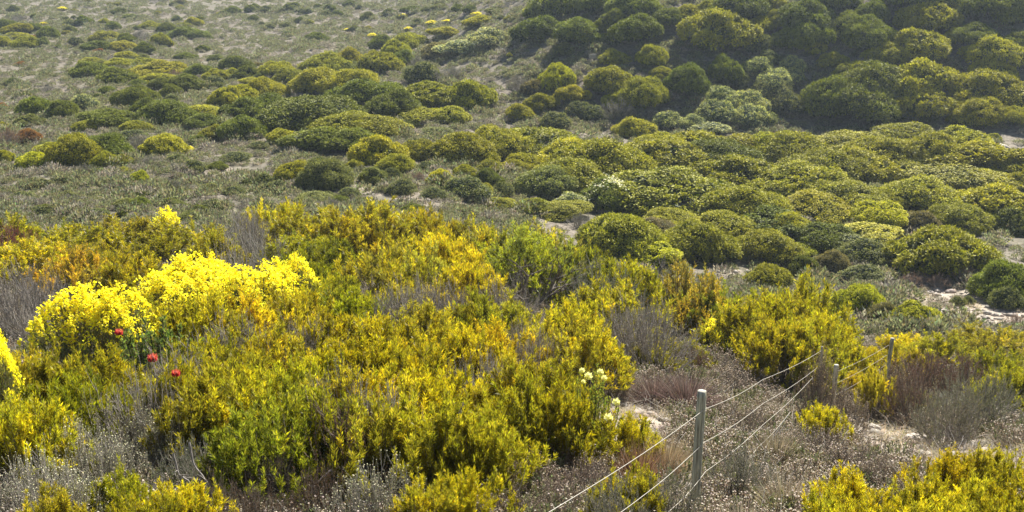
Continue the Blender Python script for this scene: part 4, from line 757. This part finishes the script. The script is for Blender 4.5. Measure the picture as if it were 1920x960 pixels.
# plane of the first span: through the front post and the stake behind the brown heath
YS = 16.6; pS = at(1541, 655, YS); zS = float(ground(pS[0], YS)); child('post', post_mesh(.018, pS[2] - zS + .05, 4), fence, loc=tuple(np.array([pS[0], YS, zS]) - O), label='thin stake half hidden in brown heath')
YB = 5.9; pB = at(1030, 960, YB)
def vis(a, b, px, py):      # where the sight line meets the upright plane through a and b
    d = ray(px, py); n = np.array([b[1] - a[1], -(b[0] - a[0]), 0]); t = (np.array([a[0], a[1], 0]) @ n) / (d @ n); return d * t
p1c = np.array([p1[0] + .03, Y1 - .045, 0])
wires = [([(1030, 960)], (1322, 767), [(1430, 712), (1541, 657)]), ([(1165, 960)], (1321, 829), [(1430, 757), (1534, 688)]), ([(1253, 960)], (1323, 884), [(1430, 797), (1524, 708)]),
         ([], (1316, 958), [(1360, 905), (1420, 840), (1482, 772)]), ([], (1318, 1005), [(1350, 950), (1400, 880), (1478, 778)])]
def wire(pts, r=.0029):
    pts = np.array(pts); out = []
    for i in range(len(pts) - 1):
        for t in np.linspace(0, 1, 8, endpoint=i == len(pts) - 2): out.append(pts[i] * (1 - t) + pts[i+1] * t - [0, 0, .03 * math.sin(math.pi * t)])
    T = Geo(); T.tube(np.array(out) - O, r, r, (1, 1, 1), 6); child('wire', T.mesh('wire', wm, True), fence)
for k, (L0, mid, Rt) in enumerate(wires):
    m = vis(p1c, pS, *mid)
    # toward the camera the line continues to the next post uphill, out of view
    if L0:
        a = vis(p1c, np.array([pB[0], pB[1], 0]), *L0[0]); e = m + (a - m) * 1.9
        pre = [e, a]
    else:
        e = np.array([pB[0], pB[1], ground(pB[0], pB[1]) + .3 - .12 * (k - 3)]); pre = [m + (e - m) * 1.6]
    wire(pre + [m] + [vis(p1c, pS, *q) for q in Rt])
a2 = np.array([p2[0], Y2 - .06, p2[2]])
for k in range(3):
    e3 = np.array([p3[0] - .01 * k, Y3 - .05, p3[2] - .12 - .2 * k]); wire([np.array([pS[0], YS, pS[2] - .02 - .2 * k]), a2 - [0, 0, .10 + .22 * k], e3], .0022)

# ------------------------------------------------------------------ undergrowth nobody could count
def tuft(kind, seed):
    g = np.random.default_rng(seed); G = Geo()
    if kind == 'grass': grass_geo(G, g, 70, .26, .006, (.52, .44, .31)); grass_geo(G, g, 40, .16, .006, (.26, .27, .12))
    if kind == 'heath':
        for sh in shoots(g, 26, .2, .3):
            G.tube(sh, .004, .002, (.26, .23, .20)); t = g.uniform(.35, 1, 16); p, d = along(sh, t)
            G.leaves(p, unit(d + rdir(16, g) * .9), .022, .008, jit(g, 16, (.33, .27, .205), .3, .08), g); head(G, sh[-1], .008, (.6, .52, .44), g)
    if kind == 'green':
        for sh in shoots(g, 24, .18, .26):
            G.tube(sh, .004, .002, (.22, .2, .16)); t = g.uniform(.25, 1, 22); p, d = along(sh, t); G.leaves(p, unit(d + rdir(22, g) * .8), .03, .009, jit(g, 22, (.19, .2, .1), .3, .1), g)
    if kind == 'twig':
        for i in range(16):
            a = g.uniform(0, 6.3); l = g.uniform(.12, .4); p = np.array([g.normal(0, .12), g.normal(0, .12), .02]); d = np.array([math.cos(a), math.sin(a), g.uniform(0, .5)])
            G.tube([p, p + d * l * .5 + g.normal(0, .015, 3), p + d * l], .004, .002, (.5, .46, .42))
        G.leaves(np.c_[g.normal(0, .16, (60, 2)), np.full(60, .015)], rdir(60, g) * [1, 1, .3], .03, .014, jit(g, 60, (.32, .25, .17), .35, .1), g)
    if kind == 'mound':       # low soft bushlet for the plain
        m = 340; d = rdir(m, g); d[:, 2] = abs(d[:, 2]); r = .36 * (1 + .18 * np.sin(3 * np.arctan2(d[:, 1], d[:, 0]) + g.uniform(0, 6)))
        Pp = d * r[:, None] * g.uniform(.6, 1, (m, 1)) * [1, 1, .72]; c = jit(g, m, (.235, .24, .13), .4, .1)
        G.leaves(Pp, unit(d + rdir(m, g) * .6 + [0, 0, .5]), .085 * g.uniform(.6, 1.2, m), .036, c, g)
    if kind == 'straw':
        m = 200; d = rdir(m, g); d[:, 2] = abs(d[:, 2]); Pp = d * .3 * g.uniform(.2, 1, (m, 1)) * [1, 1, .4]
        G.leaves(Pp, unit(d + [0, 0, .9] + rdir(m, g) * .4), .16 * g.uniform(.5, 1.2, m), .022, jit(g, m, (.46, .41, .33), .3, .06), g)
    if kind == 'greym':
        m = 260; d = rdir(m, g); d[:, 2] = abs(d[:, 2]); Pp = d * .33 * g.uniform(.5, 1, (m, 1)) * [1, 1, .6]
        G.leaves(Pp, unit(d + rdir(m, g) * .8 + [0, 0, .4]), .1 * g.uniform(.6, 1.2, m), .026, jit(g, m, (.29, .265, .22), .4, .06), g)
    return G
CARPET = leafmat('undergrowth', base=(1, 1, 1), transl=.35, spec=.15, through=(1.12, 1.1, .88))
def scatter(name, protos, pts, scl, seed):
    """one countless mass: geometry nodes set shared tufts on points of its own"""
    g = np.random.default_rng(seed); me = bpy.data.meshes.new(name); n = len(pts)
    me.vertices.add(n); me.vertices.foreach_set('co', np.asarray(pts, np.float32).ravel())
    for nm, ty, arr in (('rot', 'FLOAT_VECTOR', np.c_[g.normal(0, .12, (n, 2)), g.uniform(0, 6.283, n)]), ('scl', 'FLOAT', scl), ('pick', 'INT', g.integers(len(protos), size=n))):
        at_ = me.attributes.new(nm, ty, 'POINT'); at_.data.foreach_set('vector' if ty == 'FLOAT_VECTOR' else 'value', np.asarray(arr, np.int32 if ty == 'INT' else np.float32).ravel())
    ob = bpy.data.objects.new(name, me); C.objects.link(ob); ob['kind'] = 'stuff'
    ng = bpy.data.node_groups.new(name, 'GeometryNodeTree'); ng.interface.new_socket('Geometry', in_out='INPUT', socket_type='NodeSocketGeometry'); ng.interface.new_socket('Geometry', in_out='OUTPUT', socket_type='NodeSocketGeometry')
    N, L = ng.nodes, ng.links; gi = N.new('NodeGroupInput'); go_ = N.new('NodeGroupOutput'); ip = N.new('GeometryNodeInstanceOnPoints')
    j = N.new('GeometryNodeGeometryToInstance')
    for pm in reversed(protos):
        src = bpy.data.objects.new(name + '_tuft', pm); oi = N.new('GeometryNodeObjectInfo'); oi.inputs[0].default_value = src; L.new(oi.outputs['Geometry'], j.inputs[0])
    def attr(nm, ty):
        a = N.new('GeometryNodeInputNamedAttribute'); a.data_type = ty; a.inputs[0].default_value = nm; return a.outputs[0]
    L.new(gi.outputs[0], ip.inputs['Points']); L.new(j.outputs[0], ip.inputs['Instance']); ip.inputs['Pick Instance'].default_value = True
    L.new(attr('pick', 'INT'), ip.inputs['Instance Index']); L.new(attr('rot', 'FLOAT_VECTOR'), ip.inputs['Rotation']); L.new(attr('scl', 'FLOAT'), ip.inputs['Scale'])
    L.new(ip.outputs[0], go_.inputs[0]); md = ob.modifiers.new('scatter', 'NODES'); md.node_group = ng; return ob
def pts_in(n, y0, y1, seed, power=1.0, keep_bare=.15, umax=.6, cond=None):
    """random points on the ground between two depths, thinned on bare sand"""
    g = np.random.default_rng(seed); y = y0 + (y1 - y0) * g.random(n) ** power; u = g.uniform(-umax, umax, n); x = u * (y + 3)
    b = bareness(x, y); k = g.random(n) > np.clip(b * 1.5, 0, 1 - keep_bare)
    if cond is not None: k &= cond(x, y)
    x, y = x[k], y[k]; return np.c_[x, y, ground(x, y) - .01]
def tm(kind, n=3, s0=0): return [tuft(kind, 600 + s0 + i).mesh(kind + '_tuft', CARPET) for i in range(n)]
GRASS, HEATH, GREEN, TWIG, MOUND, STRAW, GREYM = tm('grass'), tm('heath'), tm('green'), tm('twig', 3), tm('mound', 4), tm('straw', 3), tm('greym', 3)
g = np.random.default_rng(21)
def sc(p, a, b): return g.uniform(a, b, len(p))
p = pts_in(5600, 5.5, 34, 1, 1.3); scatter('dry_grass', GRASS, p, sc(p, .6, 1.2), 1)
p = pts_in(8500, 5.5, 34, 2, 1.2, .05); scatter('low_heath', HEATH, p, sc(p, .6, 1.4), 2)
p = pts_in(2600, 5.5, 36, 3, 1.2, .05); scatter('low_herbs', GREEN, p, sc(p, .7, 1.5), 3)
p = pts_in(3000, 5.5, 26, 4, 1.2, .5); scatter('twig_litter', TWIG, p, sc(p, .7, 1.3), 4)
RV = lambda x, y: (g.random(len(x)) < np.where((x / y > .02) & (y < 84) & (y > 47), .3, 1.))
def pebble(seed):
    g_ = np.random.default_rng(seed); G = Geo(); q = unit(np.array([[1,0,0],[0,1,0],[-1,0,0],[0,-1,0],[0,0,1],[0,0,-1],[1,1,1],[-1,1,.6],[-1,-1,1],[1,-1,.7]], float)) * g_.uniform(.7, 1.2, (10, 1)) * [.03, .024, .016]
    f = [(4,6,1),(4,1,7),(4,7,2),(4,2,8),(4,8,3),(4,3,9),(4,9,0),(4,0,6),(6,0,1),(7,1,2),(8,2,3),(9,3,0),(5,1,0),(5,2,1),(5,3,2),(5,0,3)]
    G.add(q, np.array(f), jit(g_, 1, (.42, .37, .31), .2, .05)); return G.mesh('pebble', CARPET)
PEB = [pebble(700 + i) for i in range(4)]
bp = pts_in(90000, 6, 60, 9, 1.0, 1.0); bb = bareness(bp[:, 0], bp[:, 1]); bp = bp[g.random(len(bp)) < np.clip(bb - .25, 0, .8)] + [0, 0, .012]
scatter('pebbles', PEB, bp, g.lognormal(0, .6, len(bp)).clip(.4, 4) * (1 + bp[:, 1] / 40), 9)
p = bp[g.random(len(bp)) < .12]; scatter('stray_grass', GRASS + TWIG, p, sc(p, .3, .8) * (1 + p[:, 1] / 60), 10)
p = pts_in(40000, 36, 330, 5, 1.35, .03, .8, RV); scatter('plain_scrub', MOUND, p, g.lognormal(-.15, .38, len(p)).clip(.4, 2.2) * (1 + p[:, 1] / 350), 5)
p = pts_in(6000, 78, 112, 8, 1, .05, .6, lambda x, y: x / y > .0); scatter('hillside_scrub', GREYM + MOUND, p, sc(p, .8, 1.9), 8)
p = pts_in(5000, 36, 220, 6, 1.4, .35, .6, RV); scatter('straw_grass', STRAW, p, sc(p, .5, 1.1), 6)
p = pts_in(11000, 36, 200, 7, 1.4, .1, .6, RV); scatter('grey_scrub', GREYM, p, g.lognormal(0, .4, len(p)).clip(.4, 2.4), 7)

# ------------------------------------------------------------------ labels
MARKS = [(1313, 790, 'the front fence post'), (1568, 725, 'the second fence post'), (1142, 369, 'the white rimmed dome'), (285, 660, 'the pink protea heads'), (1158, 219, 'the lilac grey bush'),
 (1765, 475, 'the largest valley dome'), (1352, 622, 'the lime flowering bush'), (300, 530, 'the yellow flower band'), (575, 215, 'the very broad dark dome'), (495, 165, 'the golden flowered dome'),
 (68, 305, 'the green ball shrub'), (262, 325, 'the leaning lime shrub'), (826, 328, 'the small lime shrub'), (612, 320, 'the smooth olive grey shrub'), (1285, 155, 'the neat hillside dome'),
 (993, 33, 'the pale yellow cap'), (1293, 4, 'the top edge yellow patch'), (1720, 410, 'the mauve grey bush'), (1695, 252, 'the dome under the shaded hill'), (1830, 590, 'the sandy clearing'),
 (1775, 158, 'the purplish hillside bush'), (985, 500, 'the forked trunk'), (310, 405, 'the crest flower cap'), (1740, 690, 'the rusty brown bush'), (1190, 820, 'the bare sand'), (1780, 840, 'the long rock ledge'),
 (290, 915, 'the curved white branch'), (1607, 682, 'the white boulder'), (760, 885, 'the thick dark limb'), (1110, 725, 'the white headed bush'), (1290, 710, 'the wiry brown tussock'), (700, 350, 'the bare straw patch'),
 (232, 87, 'the golden flanked shrub'), (457, 240, 'the level topped shrub'), (1048, 146, 'the pale topped hill shrub'), (1612, 560, 'the bright shrub by the clearing'), (1280, 520, 'the orange brown bush'), (25, 430, 'the red tinged patch')]
ORD = ['', 'second ', 'third ', 'fourth ', 'fifth ', 'sixth ', 'seventh ', 'eighth ', 'ninth ', 'tenth ', 'eleventh ', 'twelfth ']
red_near = near(25, 424, 30, 60, 'red', (1.5, .8, .7), 'red', 'small red tinged bush on the crest at the left edge')
buckets = {}
for t in THINGS:
    root, px, py, tone, kind, lab, a = t
    if lab: root['label'] = lab; continue
    best = sorted((((px - mx) ** 2 + ((py - my) * 1.5) ** 2), mx, my, mn) for mx, my, mn in MARKS)[0]
    d2, mx, my, mn = best; dx, dy = px - mx, (py - my) * 1.3
    side = ('right of ' if dx > 0 else 'left of ') if abs(dx) > abs(dy) * 1.2 else ('below ' if dy > 0 else 'above ')
    pix = 2 * a * F / (root.location.y * 1.04)
    size = 'small ' if pix < 34 else ('wide ' if pix > 95 else '')
    buckets.setdefault((f'{size}{tone} {WORDS[kind][2]} {side}{mn}'), []).append((d2, t))
for key, lst in buckets.items():
    lst.sort(key=lambda q: q[0])
    for i, (_, t) in enumerate(lst):
        t[0]['label'] = key if len(lst) == 1 else (('nearest ' if i == 0 else (ORD[i] if i < 12 else 'far ') + 'nearest ') + key)

# ------------------------------------------------------------------ haze
if HAZE:
    hx, y0, y1, zb, zt = 3700, -40, 1250, -24.0, 22.0
    V = [(x, y, z) for z in (zb, zt) for y in (y0, y1) for x in (-hx, hx)]
    Q = np.array([(0, 2, 3, 1), (4, 5, 7, 6), (0, 1, 5, 4), (2, 6, 7, 3), (0, 4, 6, 2), (1, 3, 7, 5)])
    m, N, L = newmat('haze'); out = N.new('ShaderNodeOutputMaterial'); pv = N.new('ShaderNodeVolumePrincipled')
    pv.inputs['Color'].default_value = (.72, .85, 1, 1); pv.inputs['Density'].default_value = HAZE; pv.inputs['Anisotropy'].default_value = .45
    L.new(pv.outputs[0], out.inputs['Volume']); ho = bpy.data.objects.new('haze', raw_mesh('haze', V, Q, None, m)); C.objects.link(ho); ho['kind'] = 'stuff'
